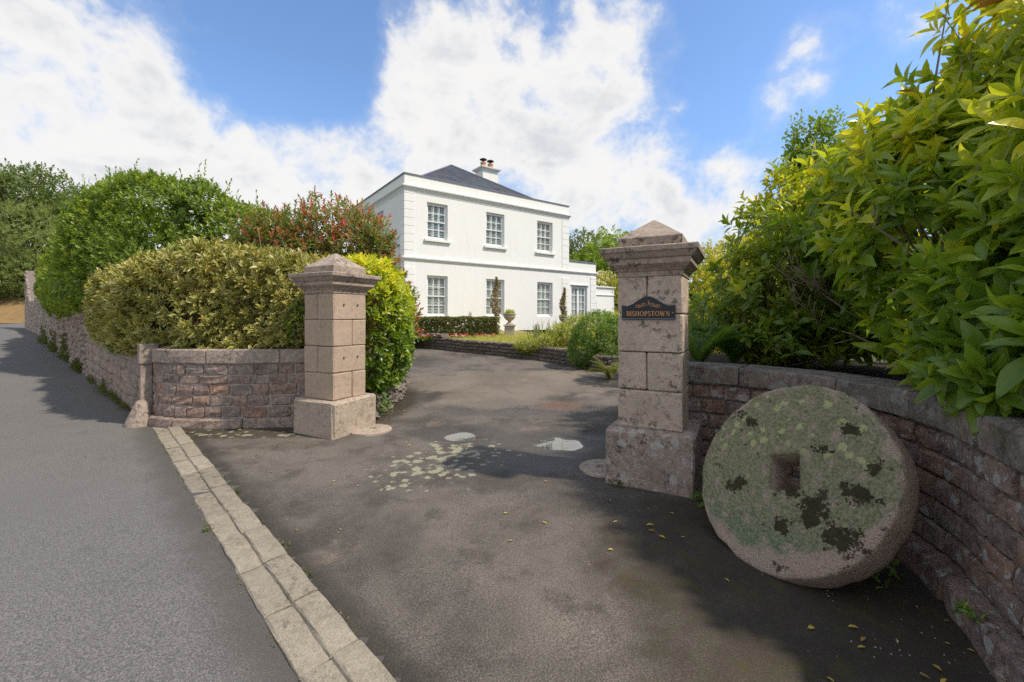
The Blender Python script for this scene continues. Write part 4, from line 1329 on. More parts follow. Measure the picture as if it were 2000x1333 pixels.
# chimney with two pots
ch = MB(); cx, cy = 7.15, 4.9
ch.box(cx - .52, cx + .52, cy - .40, cy + .40, 6.6, 9.22)
chim = ch.build('chimney', M['render'], house, local=True)
mm = MB(); mm.loft([[(cx - a, cy - b, z), (cx + a, cy - b, z), (cx + a, cy + b, z), (cx - a, cy + b, z)] for a, b, z in ((.52, .40, 9.221), (.56, .44, 9.24), (.60, .48, 9.30), (.68, .56, 9.34), (.69, .57, 9.41), (.55, .45, 9.45))])
fix_normals(mm.build('chimney_cap', M['trim'], chim, local=True))
for dx in (-.24, .26):
    mm = MB(); mm.lathe([(.17, 9.44), (.19, 9.50), (.16, 9.54), (.15, 9.72), (.185, 9.75), (.17, 9.80), (.11, 9.80)], (cx + dx, cy, 0), 14); fix_normals(mm.build('chimney_pot', M['terracotta'], chim, local=True))
    mm = MB(); mm.lathe([(.08, 9.78), (.08, 9.93), (.10, 9.94), (.21, 9.95), (.22, 9.98), (.08, 10.05), (.02, 10.06)], (cx + dx, cy, 0), 12); fix_normals(mm.build('chimney_cowl', M['cowl'], chim, local=True))

# white garden wall with a door beyond the wing
gwl = thing('garden_wall', 'white rendered garden wall with a door beside the house', 'wall', (-4.40, 17.80, HB), None, HR)
m = MB()
wall_holes(m, 11.302, 14.2, -.4, 2.42, [(11.50, 12.62, -.3, 1.55)], lambda u, w_, z: (u, 1.2 + w_, z), .22)
m.add([(14.2, 1.2, -.4), (14.2, 1.5, -.4), (14.2, 1.5, 2.42), (14.2, 1.2, 2.42)], [(0, 1, 2, 3)])
m.add([(11.302, 1.42, -.4), (11.302, 1.42, 2.42), (14.2, 1.5, 2.42), (14.2, 1.5, 1.56), (11.302, 1.42, 1.56)], [(0, 1, 2, 3, 4)])
m.build('rendered_wall', M['render'], gwl, local=True)
m = MB(); m.box(11.31, 14.25, 1.12, 1.55, 2.422, 2.50); m.box(11.31, 14.23, 1.15, 1.198, 1.95, 2.0); m.build('wall_coping', M['trim'], gwl, local=True)
m = MB(); m.box(11.52, 12.60, 1.33, 1.37, -.3, 1.42); d_ = m.build('door', M['shutter'], gwl, local=True)

# ------------------------------------------------------------------ garden furniture and urns
cp = at(813, 640, HB)
def hpt(u, s_, z=0): 
    return Vector((-4.40 + .808 * u - .589 * s_, 17.80 + .589 * u + .808 * s_, HB + z))
c0 = hpt(.38, -.75)
chair = thing('garden_chair', 'pale cushioned garden chair by the house wall behind the box hedge', 'chair', tuple(c0), None, HR)
m = MB(); m.bevbox(-.30, .30, -.32, .28, .34, .46, .03); fix_normals(m.build('seat', M['chair'], chair, local=True))
m = MB(); rg = []
for z, y, wd in ((.44, .24, .29), (.7, .30, .29), (.95, .36, .26), (1.04, .38, .20)): rg.append([(-wd, y - .05, z), (wd, y - .05, z), (wd, y + .04, z), (-wd, y + .04, z)])
m.loft(rg); fix_normals(m.build('backrest', M['chair'], chair, local=True))
for sx_ in (-1, 1):
    m = MB(); m.bevbox(sx_ * .34 - .04, sx_ * .34 + .04, -.30, .30, .60, .65, .012); fix_normals(m.build('armrest', M['chair'], chair, local=True))
    for y in (-.27, .24):
        m = MB(); m.box(sx_ * .34 - .02, sx_ * .34 + .02, y - .02, y + .02, 0, .598); m.build('leg', M['twig'], chair, local=True)


def urn(p, label, h_ped, group):
    t = thing('stone_urn', label, 'urn', tuple(p), group)
    m = MB()
    m.bevbox(-.27, .27, -.27, .27, -.05, .09, .02); m.bevbox(-.19, .19, -.19, .19, .092, h_ped - .06, .012); m.bevbox(-.23, .23, -.23, .23, h_ped - .058, h_ped, .015)
    fix_normals(m.build('pedestal', M['urn'], t, local=True))
    m = MB()
    z = h_ped + .001
    m.lathe([(.15, z), (.15, z + .03), (.10, z + .06), (.06, z + .11), (.07, z + .14), (.13, z + .18), (.20, z + .25), (.225, z + .32), (.21, z + .36), (.25, z + .39), (.255, z + .42), (.20, z + .42), (.18, z + .36), (.02, z + .35)], n=20)
    fix_normals(m.build('bowl', M['urn'], t, True, local=True))
    return t, z + .38
up1 = at(995, 657.5)
u1p = Vector((-.09, 16.4, g(0, 16.4) + .32))
URN1, uz1 = urn(u1p, 'weathered stone urn on a pedestal at the open end of the box hedge', .52, 'stone urns in front of the house')
u2p = hpt(7.75, -1.15)
URN2, uz2 = urn(u2p, 'stone urn holding a tall thin climber near the french window', .24, 'stone urns in front of the house')
u3p = hpt(3.82, -1.0)
URN3, uz3 = urn(u3p, 'stone urn holding a tall thin climber in front of the middle window', .24, 'stone urns in front of the house')

# ------------------------------------------------------------------ leaves
def T_leaf(kind):
    """leaf along +Y (0..1), blade across X, upper face +Z; returns vertices, triangles, edge factor"""
    if kind == 'tiny':
        V = [(0, 0, 0), (.5, .5, .06), (0, 1, -.05), (-.5, .5, .06)]; F = [(0, 1, 2), (0, 2, 3)]; E_ = [0, 1, 1, 1]
    elif kind == 'mid':
        V = [(0, 0, 0), (-.38, .28, .05), (0, .30, -.02), (.38, .28, .05), (-.46, .62, .03), (0, .64, -.05), (.46, .62, .03), (0, 1, -.16)]
        F = [(0, 2, 1), (0, 3, 2), (1, 2, 5), (1, 5, 4), (2, 3, 6), (2, 6, 5), (4, 5, 7), (5, 6, 7)]
        E_ = [.3, 1, 0, 1, 1, 0, 1, .8]
    else:                                                   # large, arched, toothed towards the tip
        ys = [0, .10, .25, .42, .58, .72, .86, 1.0]
        ws = [.03, .16, .40, .50, .48, .40, .20, .0]
        V, F, E_ = [], [], []
        for i, (y, w_) in enumerate(zip(ys, ws)):
            z = -.20 * y * y + .04 * y
            tooth = 1.10 if i in (4, 6) else 1
            V += [(-w_ * tooth, y - (.02 if i >= 4 else 0), z + .22 * w_), (0, y, z), (w_ * tooth, y - (.02 if i >= 4 else 0), z + .22 * w_)]; E_ += [1, 0, 1]
        for i in range(len(ys) - 1):
            a = 3 * i
            F += [(a, a + 1, a + 4), (a, a + 4, a + 3), (a + 1, a + 2, a + 5), (a + 1, a + 5, a + 4)]
    return np.array(V, float), np.array(F, int), np.array(E_, float)

TEMPL = {k: T_leaf(k) for k in ('tiny', 'mid', 'big')}


def unit(a): return a / np.maximum(np.linalg.norm(a, axis=-1, keepdims=True), 1e-9)


def mesh_tris(name, V, F, attrs):
    me = bpy.data.meshes.new(name)
    me.vertices.add(len(V)); me.vertices.foreach_set('co', V.astype(np.float32).ravel())
    me.loops.add(F.size); me.loops.foreach_set('vertex_index', F.astype(np.int32).ravel())
    me.polygons.add(len(F)); me.polygons.foreach_set('loop_start', np.arange(0, F.size, 3, dtype=np.int32))
    me.update(calc_edges=True)
    for k, a in attrs.items():
        at_ = me.attributes.new(k, 'FLOAT', 'POINT'); at_.data.foreach_set('value', a.astype(np.float32))
    return me


def leaf_mesh(name, P, D, N, L, W, rnd, kind, loc):
    """all leaves as one mesh"""
    Vt, Ft, Et = TEMPL[kind]
    D = unit(D); X = unit(np.cross(D, N)); Z = np.cross(X, D)
    V = P[:, None, :] + (Vt[None, :, 0:1] * (W * L)[:, None, None]) * X[:, None, :] + (Vt[None, :, 1:2] * L[:, None, None]) * D[:, None, :] + (Vt[None, :, 2:3] * L[:, None, None]) * Z[:, None, :]
    n, k = len(P), len(Vt)
    F = Ft[None] + (np.arange(n) * k)[:, None, None]
    return mesh_tris(name, V.reshape(-1, 3) - np.array(loc), F.reshape(-1, 3), {'rnd': np.repeat(rnd, k), 'edge': np.tile(Et, n)})


SINGLE = {}


def single_mesh(kind, w, mat, q):
    key = (kind, round(w, 2), mat.name, q)
    if key not in SINGLE:
        Vt, Ft, Et = TEMPL[kind]
        V = Vt.copy(); V[:, 0] *= w
        me = mesh_tris('leaf', V, Ft, {'rnd': np.full(len(V), (q + .5) / 8), 'edge': Et})
        me.materials.append(mat)
        SINGLE[key] = me
    return SINGLE[key]


def foliage(parent, P, D, N, L, w, rnd, kind, mat, singles=0):
    """leaves of one plant: the largest in view as parts, the rest as one mass"""
    loc = np.array(parent.location)
    W = np.full(len(P), w) * rng.uniform(.85, 1.15, len(P))
    pick = np.zeros(len(P), bool)
    if singles:
        C = P + D * L[:, None] * .5 - np.array([0, 0, EYE])
        dist = np.linalg.norm(C, axis=1)
        px = 1000 + FPX * C[:, 0] / np.maximum(C[:, 1], .05); py = HOR - FPX * C[:, 2] / np.maximum(C[:, 1], .05)
        X = unit(np.cross(D, N)); Z = np.cross(X, unit(D))
        facing = np.abs((unit(C) * Z).sum(1))
        size = L / np.maximum(dist, .2) * (.35 + facing)
        size[(C[:, 1] < .3) | (px < 0) | (px > 2000) | (py < 0) | (py > 1333)] = 0
        # leaves nearest the eye in each small patch of the view
        cell = (np.clip(px, 0, 2000) // 22).astype(int) * 1000 + (np.clip(py, 0, 1333) // 22).astype(int)
        order = np.lexsort((dist, cell))
        rank = np.zeros(len(P), int); last = None; r = 0
        for i in order:
            if cell[i] != last: last = cell[i]; r = 0
            rank[i] = r; r += 1
        size[rank > 1] *= .1
        idx = np.argsort(-size)[:singles]
        idx = idx[size[idx] > 0]
        pick[idx] = True
        for i in idx:
            d = D[i] / np.linalg.norm(D[i]); x = np.cross(d, N[i]); x /= max(np.linalg.norm(x), 1e-9); z = np.cross(x, d)
            o = bpy.data.objects.new('leaf', single_mesh(kind, w, mat, min(7, int(rnd[i] * 8))))
            COL.objects.link(o); o.parent = parent
            l = L[i]; p = P[i] - loc
            o.matrix_local = Matrix(((x[0] * l, d[0] * l, z[0] * l, p[0]), (x[1] * l, d[1] * l, z[1] * l, p[1]), (x[2] * l, d[2] * l, z[2] * l, p[2]), (0, 0, 0, 1)))
    k = ~pick
    me = leaf_mesh('foliage', P[k], D[k], N[k], L[k], W[k], rnd[k], kind, loc)
    return tag(link('foliage', me, mat, parent), kind='stuff')


def shoots(P, A, n, L, stem=.06, tilt=(25, 80), lj=.3, rnd_bias=None, droop=.0):
    """leaves round shoots: at P, axis A; upper leaves upright, lower ones spread; returns leaf arrays"""
    m = len(P)
    A = unit(A)
    ref = np.where(np.abs(A[:, 2:3]) > .9, np.array([[1., 0, 0]]), np.array([[0, 0, 1.]]))
    U = unit(np.cross(A, ref)); Vv = np.cross(A, U)
    ph = rng.uniform(0, 6.283, m)
    outP, outD, outN, outL, outR = [], [], [], [], []
    sb = rng.uniform(0, 1, m) if rnd_bias is None else rnd_bias
    for k in range(n):
        f = (k + .5) / n                                    # 0 at the foot of the shoot, 1 at its tip
        a = ph + 2.399 * k + rng.normal(0, .25, m)
        ti = np.radians(tilt[1] + (tilt[0] - tilt[1]) * f + rng.normal(0, 9, m))
        rad = np.cos(a)[:, None] * U + np.sin(a)[:, None] * Vv
        d = A * np.cos(ti)[:, None] + rad * np.sin(ti)[:, None]
        d[:, 2] -= droop * (1 - f)
        nn = A * np.sin(ti)[:, None] - rad * np.cos(ti)[:, None]
        nn = nn + rng.normal(0, .22, (m, 3))
        outP.append(P + A * (stem * (f - 1.0)))
        outD.append(unit(d)); outN.append(nn)
        outL.append(L * (1.05 - .35 * f) * rng.uniform(1 - lj, 1 + lj, m))
        outR.append(np.clip(sb * .55 + f * .22 + rng.uniform(-.12, .23, m), 0, .999))
    return tuple(np.concatenate(v) for v in (outP, outD, outN, outL, outR))


def fbm(P, s, seed=0.0):
    return np.array([mn.fractal(Vector((p[0] * s + seed, p[1] * s, p[2] * s)), 1.0, 2.0, 3) for p in P])


def ell_shell(els, n, depth=.25, lump=.18, ls=1.2, zmin=-9, seed=0.0, zcut=None):
    """random points in the outer shell of a union of ellipsoids, with outward directions"""
    els = [(np.array(c, float), np.array(r, float)) for c, r in els]
    area = np.array([(r[0] * r[1]) ** .8 + (r[0] * r[2]) ** .8 + (r[1] * r[2]) ** .8 for _, r in els]); area /= area.sum()
    Ps, Ns = [], []
    for (c, r), a in zip(els, area):
        k = int(n * a * 1.9)
        d = unit(rng.normal(size=(k, 3)))
        nrm = unit(d / r)
        lum = fbm(c + d * r, ls, seed) * lump
        dep = rng.beta(1.1, 2.6, k) * depth
        P = c + d * r * (1 + lum - dep)[:, None]
        keep = P[:, 2] > zmin
        for (c2, r2) in els:
            if c2 is c: continue
            q = np.linalg.norm((P - c2) / r2, axis=1)
            keep &= q > (1 - depth) * .92
        Ps.append(P[keep]); Ns.append(nrm[keep])
    P, N = np.concatenate(Ps), np.concatenate(Ns)
    if len(P) > n:
        s_ = rng.permutation(len(P))[:n]; P, N = P[s_], N[s_]
    return P, N


def hedge_shell(path, n, hw, z0, z1, zf=None, exp=3.5, depth=.3, lump=.10, ls=1.1, ends=True, inset=0.0, toplump=.0, seed=0.0, top=None):
    """points in the outer shell of a clipped hedge along a path (its middle line)"""
    L = path.L
    out_p, out_n = [], []
    k = int(n * 1.0)
    s_ = rng.uniform(-hw if ends else 0, L + (hw if ends else 0), k)
    tt = np.linspace(0, 2 * math.pi, 4001); e = 2 / exp
    cx_ = np.sign(np.cos(tt)) * np.abs(np.cos(tt)) ** e; cz_ = np.sign(np.sin(tt)) * np.abs(np.sin(tt)) ** e
    arc_ = np.concatenate([[0], np.cumsum(np.hypot(np.diff(cx_) * hw, np.diff(cz_) * (z1 - z0) / 2))])
    q_ = rng.uniform(0, arc_[-1], k)
    X = np.interp(q_, arc_, cx_); Z = np.interp(q_, arc_, cz_)
    for i in range(k):
        sc_ = min(max(s_[i], 0), L)
        p, t, nn = path(sc_)
        over = (s_[i] - sc_) / hw if ends else 0
        sh = max(0.0, 1 - abs(over) ** exp) ** (1 / exp)
        zt = (top(sc_) if top else z1); zm, hz = (z0 + zt) / 2, (zt - z0) / 2
        dep = 1 - rng.beta(1.1, 2.6) * depth
        zb = zf(p.x, p.y) if zf else 0
        x = X[i] * hw * sh * dep; z = Z[i] * hz * dep * (.35 + .65 * sh if ends else 1)
        lum = mn.fractal(Vector((p.x * ls + seed, p.y * ls, (zm + z) * ls)), 1, 2, 3) * lump
        nx = np.sign(X[i]) * abs(X[i]) ** (exp - 1); nz = np.sign(Z[i]) * abs(Z[i]) ** (exp - 1)
        nv = Vector((nn.x * nx + t.x * np.sign(over) * abs(over) ** 2, nn.y * nx + t.y * np.sign(over) * abs(over) ** 2, nz * hw / hz * .9))
        nv = nv.normalized() if nv.length > 1e-6 else Vector((0, 0, 1))
        if nv.z > .3: lum += toplump * max(0, mn.noise(Vector((p.x * 2.2 + x, p.y * 2.2, seed))))
        out_p.append((p.x + nn.x * x + t.x * over * hw * dep + nv.x * lum, p.y + nn.y * x + t.y * over * hw * dep + nv.y * lum, zm + z + zb + nv.z * lum))
        out_n.append(tuple(nv))
    return np.array(out_p), np.array(out_n)


def axes(N, up=.5, jit=.35):
    return unit(N + np.array([0, 0, up]) + rng.normal(0, jit, N.shape))


def twigs(parent, base_pts, tips, mat, r0=.02, name='branches', bend=.25, r1=.004):
    """stems from the foot of the plant out to some of its shoots"""
    m = MB()
    for i, tp in enumerate(tips):
        e = Vector(tp); b = min((Vector(q) for q in base_pts), key=lambda q: (q.xy - e.xy).length + random.random() * .4)
        mid = b.lerp(e, .5) + Vector((random.uniform(-1, 1), random.uniform(-1, 1), random.uniform(0, 1))) * bend * (e - b).length * .4
        q = [b, b.lerp(mid, .55) + Vector((0, 0, .04)), mid, mid.lerp(e, .55) + Vector((random.uniform(-.03, .03),) * 3), e]
        m.tube(q, [r0, r0 * .8, r0 * .6, r0 * .4, r1], 5)
    return m.build(name, mat, parent, True)


# ---- clipped silver-edged hedge on the curved wall
EH = Path([(-3.15, 7.02), (-4.0, 7.02), (-4.9, 7.05), (-5.65, 7.45), (-6.4, 8.05), (-7.4, 8.95), (-8.35, 9.75)], side=1)
if EH(1)[2].y > 0: EH.side = -1
eh = thing('clipped_hedge', 'clipped hedge of cream-edged silvery leaves on top of the curved wall', 'hedge', (-5, 7.2, 1.0))
P, N = hedge_shell(EH, 5200, .82, .92, 2.6, exp=4.6, depth=.28, lump=.12, ls=2.3, toplump=.12, top=lambda s: 2.44 + .08 * min(1, max(0, s - 2) / 2) + .20 * math.exp(-((s - 1.3) / 1.1) ** 2))
A = axes(N, .55, .35)
bias = np.clip(.5 + .28 * fbm(P, .9, 5) + rng.normal(0, .22, len(P)) + .18 * (P[:, 2] - 2.3), 0, 1)
p_, d_, n_, l_, r_ = shoots(P, A, 8, .135, .14, (18, 70), .28, bias)
foliage(eh, p_, d_, n_, l_, .40, np.clip(np.tile(bias, 8) * .7 + rng.uniform(0, .3, len(p_)), 0, .999), 'mid', M['l_elaeagnus'], singles=280)
twigs(eh, [EH(s)[0].to_3d() + Vector((0, 0, 1.0)) for s in np.linspace(.3, EH.L - .3, 12)], [P[i] for i in rng.permutation(len(P))[:60]], M['twig'], .018)

# a sprig of plain green laurel by the pillar
sp = thing('laurel_sprig', 'glossy green laurel sprig poking out of the clipped hedge against the pillar', 'shrub', (-2.85, 6.35, 1.1))
P = np.array([(-3.10 + rng.uniform(-.09, .09), 6.14 + rng.uniform(-.05, .12), z) for z in np.linspace(1.26, 1.76, 9)]); A = axes(np.tile([[.15, -.9, .1]], (9, 1)), .3, .35)
p_, d_, n_, l_, r_ = shoots(P, A, 6, .105, .05, (30, 80), .2)
foliage(sp, p_, d_, n_, l_, .46, r_ * .8, 'big', M['l_laurel'], singles=60)
twigs(sp, [(-3.1, 6.5, 1.0)], P, M['twig'], .008)

# ---- golden laurel hedge by the pillar, along the drive
LH = Path([(-2.52, 7.25), (-2.62, 8.1), (-2.85, 9.0), (-3.4, 10.2)], side=1)
if LH(1)[2].x < 0: LH.side = -1
lh = thing('laurel_hedge', 'golden green laurel hedge beside the pillar along the edge of the drive', 'hedge', (-2.7, 7.8, .3))
P, N = hedge_shell(LH, 2800, .76, .16, 2.50, zf=None, exp=2.6, depth=.30, lump=.16, ls=1.1, toplump=.1)
A = axes(N, .5, .32)
p_, d_, n_, l_, r_ = shoots(P, A, 7, .135, .085, (18, 78), .25)
# leaves turn yellower towards the top of the hedge
yellow_top = np.clip((p_[:, 2] - 1.35) / 1.3, -.2, .8)
r_ = np.clip(r_ * .75 + yellow_top * .62 + rng.normal(0, .06, len(r_)), 0, .999)
foliage(lh, p_, d_, n_, l_, .36, r_, 'big', M['l_laurel'], singles=290)
twigs(lh, [LH(s)[0].to_3d() + Vector((0, 0, .2)) for s in np.linspace(.2, 3.0, 8)], [P[i] for i in rng.permutation(len(P))[:50]], M['twig'], .022)
lb = thing('edging_stones', 'small rough stones edging the foot of the golden laurel hedge', 'stones', (-2.15, 7.4, 0))
EP = Path([(-2.02, 6.50), (-2.02, 7.1), (-2.02, 7.8), (-2.08, 8.6), (-2.25, 9.4)], side=1)
if EP(1)[2].x < 0: EP.side = -1
lay_courses(EP, lb, M['garden_stone'], [(-.03, .12), (.12, .26), (.26, .36)], zf=gz, wmin=.15, wmax=.34, gap=.03, d0=-.2, proud=.0, j=.028, bev=.04)

# ---- photinia behind
ph = thing('photinia_bush', 'tall loose bush with reddish young leaves behind the silvery hedge', 'bush', (-4.6, 10.2, .9))
els = [((-5.1, 10.2, 2.9), (1.35, 1.1, 1.35)), ((-3.9, 10.3, 2.75), (1.25, 1.1, 1.35)), ((-3.1, 10.1, 2.2), (.85, .9, 1.15)), ((-6.0, 10.6, 2.7), (1.0, 1.0, 1.1)), ((-4.4, 10.4, 3.55), (1.5, 1.0, .95)), ((-5.6, 10.3, 3.2), (1.0, .9, .9)), ((-3.5, 10.2, 3.3), (.8, .8, .8)), ((-2.55, 9.7, 1.6), (.55, .7, .8))]
P, N = ell_shell(els, 3000, .55, .32, 1.3, .9, 3)
A = axes(N, .8, .35)
bias = np.clip(.40 + .40 * fbm(P, 1.0, 9) + rng.normal(0, .26, len(P)), 0, 1)
p_, d_, n_, l_, r_ = shoots(P, A, 9, .125, .18, (12, 70), .25, bias)
r_ = np.clip(np.tile(bias, 9) * .60 + np.repeat(np.arange(9) / 9, len(P)) * .42 + rng.normal(0, .10, len(r_)), 0, .999)
foliage(ph, p_, d_, n_, l_, .34, r_, 'mid', M['l_photinia'], singles=200)
tip = P[rng.permutation(len(P))[:170]]
twigs(ph, [(-5.2, 10.2, .8), (-4.4, 10.4, .8), (-3.6, 10.2, .8), (-5.8, 10.5, .8)], tip, M['twig'], .028)

# ---- tall green hedge on the roadside wall
TH = Path([(-7.2, 11.5), (-8.2, 11.0), (-9.6, 11.2), (-11.6, 12.9), (-15.0, 15.8), (-18.5, 18.9), (-21.2, 21.3)], side=1)
if TH(1)[2].y > 0: TH.side = -1
th_ = thing('tall_hedge', 'tall dense bright green hedge rising above the roadside wall', 'hedge', (-11, 12.8, 1.2))
P, N = hedge_shell(TH, 32000, 1.30, 1.15, 5.0, zf=lambda x, y: 0, exp=2.3, depth=.20, lump=.32, ls=.55, toplump=.5, seed=2,
                   top=lambda s: (4.25 + 1.0 * math.exp(-((s - 3.0) / 2.2) ** 2) + .3 * math.sin(s * 1.3)) + .03 * s)
A = axes(N, .6, .35)
p_, d_, n_, l_, r_ = shoots(P, A, 7, .112, .15, (20, 70), .25)
r_ = np.clip(r_ + .12 * np.tile(fbm(P, .6, 4), 7), 0, .999)
foliage(th_, p_, d_, n_, l_, .46, r_, 'mid', M['l_green'])
# whippy shoots standing out of the top
top_i = np.where((N[:, 2] > .35))[0]
sel = rng.choice(top_i, 260)
Pt = P[sel] + np.array([0, 0, .22]); At = unit(np.array([[0, 0, 1.]]) + rng.normal(0, .22, (260, 3)))
p_, d_, n_, l_, r_ = shoots(Pt + At * rng.uniform(.0, .35, 260)[:, None], At, 14, .10, .50, (15, 65), .25)
me = leaf_mesh('top_shoots', p_, d_, n_, l_, np.full(len(p_), .46), r_, 'tiny', np.array(th_.location)); tag(link('top_shoots', me, M['l_green'], th_), kind='stuff')
# lower skirt hanging over the rubble wall
P, N = hedge_shell(Path([(-10.3, 11.0), (-14.0, 14.1), (-17.5, 17.2), (-20.6, 20.0)]), 3200, .80, 1.45, 3.3, zf=lambda x, y: g(x, y) * .7, exp=2.4, depth=.3, lump=.28, ls=.8)
p_, d_, n_, l_, r_ = shoots(P, axes(N, .2, .4), 7, .13, .15, (20, 75), .25)
me = leaf_mesh('lower_foliage', p_, d_, n_, l_, np.full(len(p_), .46), np.clip(r_ + .1, 0, .999), 'mid', np.array(th_.location)); tag(link('lower_foliage', me, M['l_green'], th_), kind='stuff')
twigs(th_, [TH(s)[0].to_3d() + Vector((0, 0, .9)) for s in np.linspace(.5, TH.L - 1, 16)], [P[i] for i in rng.permutation(len(P))[:70]], M['bark'], .05)


# ---- trees
def tree(name, label, base, trunk_h, els, n, leaf, mat, r, depth=.4, lump=.3, ls=.6, per=8, stem_=.4, bark=None, group=None, kind='tiny', nb=40, up=.4, lean=(0, 0), w=.5):
    t = thing(name, label, 'tree', tuple(base), group)
    m = MB(); b = Vector(base)
    tops = Vector((lean[0], lean[1], trunk_h))
    m.tube([b + Vector((0, 0, -.3)), b + tops * .3, b + tops * .65 + Vector((.05, 0, 0)), b + tops], [r * 1.3, r, r * .85, r * .6], 9)
    m.build('trunk', bark or M['bark'], t, True)
    P, N = ell_shell([((b.x + c[0], b.y + c[1], b.z + c[2]), rr) for c, rr in els], n, depth, lump, ls, b.z + .3, b.x)
    p_, d_, n_, l_, r_ = shoots(P, axes(N, up, .45), per, leaf, stem_, (15, 80), .3)
    r_ = np.clip(r_ * .7 + .3 * np.tile(np.clip(.5 + fbm(P, .5, 8), 0, 1), per), 0, .999)
    foliage(t, p_, d_, n_, l_, w, r_, kind, mat)
    m = MB()
    for i in rng.permutation(len(P))[:nb]:
        e = Vector(P[i]); s_ = b + tops * random.uniform(.45, 1.0)
        mid = s_.lerp(e, .5) + Vector((random.uniform(-1, 1), random.uniform(-1, 1), random.uniform(-.2, 1))) * .12 * (e - s_).length
        m.tube([s_, s_.lerp(mid, .6), mid, e], [r * .42, r * .3, r * .2, r * .05], 5)
    m.build('branches', bark or M['bark'], t, True)
    return t

def gp_(px, Y, dz=0): 
    x = (px - 1000) / FPX * Y
    return Vector((x, Y, g(x, Y) + dz))

tree('oak_tree', 'tall dark oak with an open crown beyond the far end of the road', gp_(45, 52), 9.0,
     [((0, 0, 13.5), (8.5, 7, 4.2)), ((-7, 0, 13.0), (6, 6, 4.2)), ((6.5, 0, 11.8), (5, 5, 3.2)), ((-2, -2, 15.5), (6, 5, 2.6)), ((9.5, 0, 10.8), (4, 4, 2.6))], 3600, .42, M['l_oak'], .45, .6, .45, .25, 9, 1.0, nb=70)
tree('willow_tree', 'grey-green bushy tree between the oak and the tall hedge', gp_(35, 45, 1.5), 4.0,
     [((0, 0, 6.8), (5.0, 4.5, 4.2)), ((0, -1, 2.6), (3.5, 3, 2.2)), ((-5, 0, 5.6), (4.5, 4, 4.2)), ((-4, -1, 2.4), (3.5, 3, 2.2)), ((3.4, 0, 5.2), (3.0, 3, 3.2)), ((-2, -2.4, 3.6), (4, 3, 2.6)), ((3, -1, 3.0), (2.6, 2.6, 2.2))], 5200, .24, M['l_grey'], .28, .45, .34, .5, 10, .5, nb=60, w=.34)
tree('ivy_tree', 'dark leafy tree low over the road behind the rubble wall end', gp_(8, 56, 2), 2.0,
     [((0, 0, 3.2), (5, 3, 3.0)), ((-6, 0, 3.2), (5, 3, 3.4)), ((5, 1, 2.6), (4, 3, 2.6))], 2600, .28, M['l_oak'], .2, .45, .3, .5, 9, .5)
tree('maple_tree', 'upright light green tree standing behind the big glossy shrub', gp_(1590, 10.0, .2), 2.6,
     [((-.1, 0, 4.0), (.75, .7, 1.9)), ((.75, .1, 3.6), (.9, .8, 1.7)), ((-.75, .1, 2.7), (.75, .7, 1.3)), ((.35, 0, 5.1), (.45, .45, .95)), ((-.35, 0, 4.9), (.35, .4, .8)), ((1.6, .2, 3.5), (.9, .8, 1.7)), ((-1.55, .3, 2.1), (.7, .6, 1.2))], 2500, .10, M['l_tree'], .07, .7, .35, 1.1, 8, .35, kind='mid', bark=M['twig'], up=1.0, w=.55, nb=60)
tree('maple_tree', 'slim sparse sapling between the upright tree and the yellow shrub', gp_(1470, 11.0, .1), 1.8,
     [((0, 0, 2.6), (.9, .8, 1.3)), ((.5, 0, 3.2), (.6, .6, 1.0))], 620, .09, M['l_tree'], .05, .7, .3, 1.1, 7, .3, kind='mid', bark=M['twig'], up=.9, w=.55)
for (px, Y, dz, hh_, lab) in ((1150, 44, 0, 1.0, 'dark round tree showing right behind the white wing of the house'), (1205, 40, 0, .88, 'lighter green tree behind the garden wall and granite pillar')):
    tree('garden_tree', lab, gp_(px, Y, dz - .5), 4.0, [((0, 0, 6.2 * hh_), (3.6, 3.4, 3.4)), ((-2.2, 0, 5.6 * hh_), (2.6, 2.6, 2.6)), ((2.8, 0, 5.4 * hh_), (2.6, 2.6, 2.6)), ((0, -1.5, 3.6), (3.4, 2.6, 2.6))], 2300, .30, M['l_oak'] if hh_ == 1 else M['l_tree'], .2, .4, .3, .6, 8, .5, group='trees behind the house')
tree('garden_tree', 'wide green tree far behind the yellow shrub', gp_(1330, 38, -.5), 3.0, [((0, 0, 3.6), (4.5, 3, 3.2)), ((5, 0, 3.8), (4, 3, 3.2)), ((-4, 0, 3.4), (3, 3, 2.6))], 2400, .30, M['l_tree'], .2, .4, .3, .6, 8, .5, group='trees behind the house')
bl = tree('blossom_climber', 'pale blossom climber topping the white garden wall', hpt(13.2, 2.2, -.1), 2.0, [((0, 0, 2.75), (1.0, .6, .55)), ((.9, 0, 2.9), (.9, .6, .7)), ((1.6, .2, 2.0), (.6, .6, 1.3))], 700, .12, M['l_yellow'], .05, .5, .3, 1.0, 6, .2, bark=M['twig'])
P, N = ell_shell([(tuple(hpt(13.2, 2.0, 2.75)), (1.0, .6, .55)), (tuple(hpt(14.0, 2.0, 2.9)), (.9, .6, .6))], 420, .15, .2, 1, 0)
me = leaf_mesh('blossom', P, axes(N), N, np.full(len(P), .14), np.full(len(P), .9), rng.uniform(0, 1, len(P)), 'tiny', np.array(bl.location)); tag(link('blossom', me, M['l_blossom'], bl), kind='stuff')


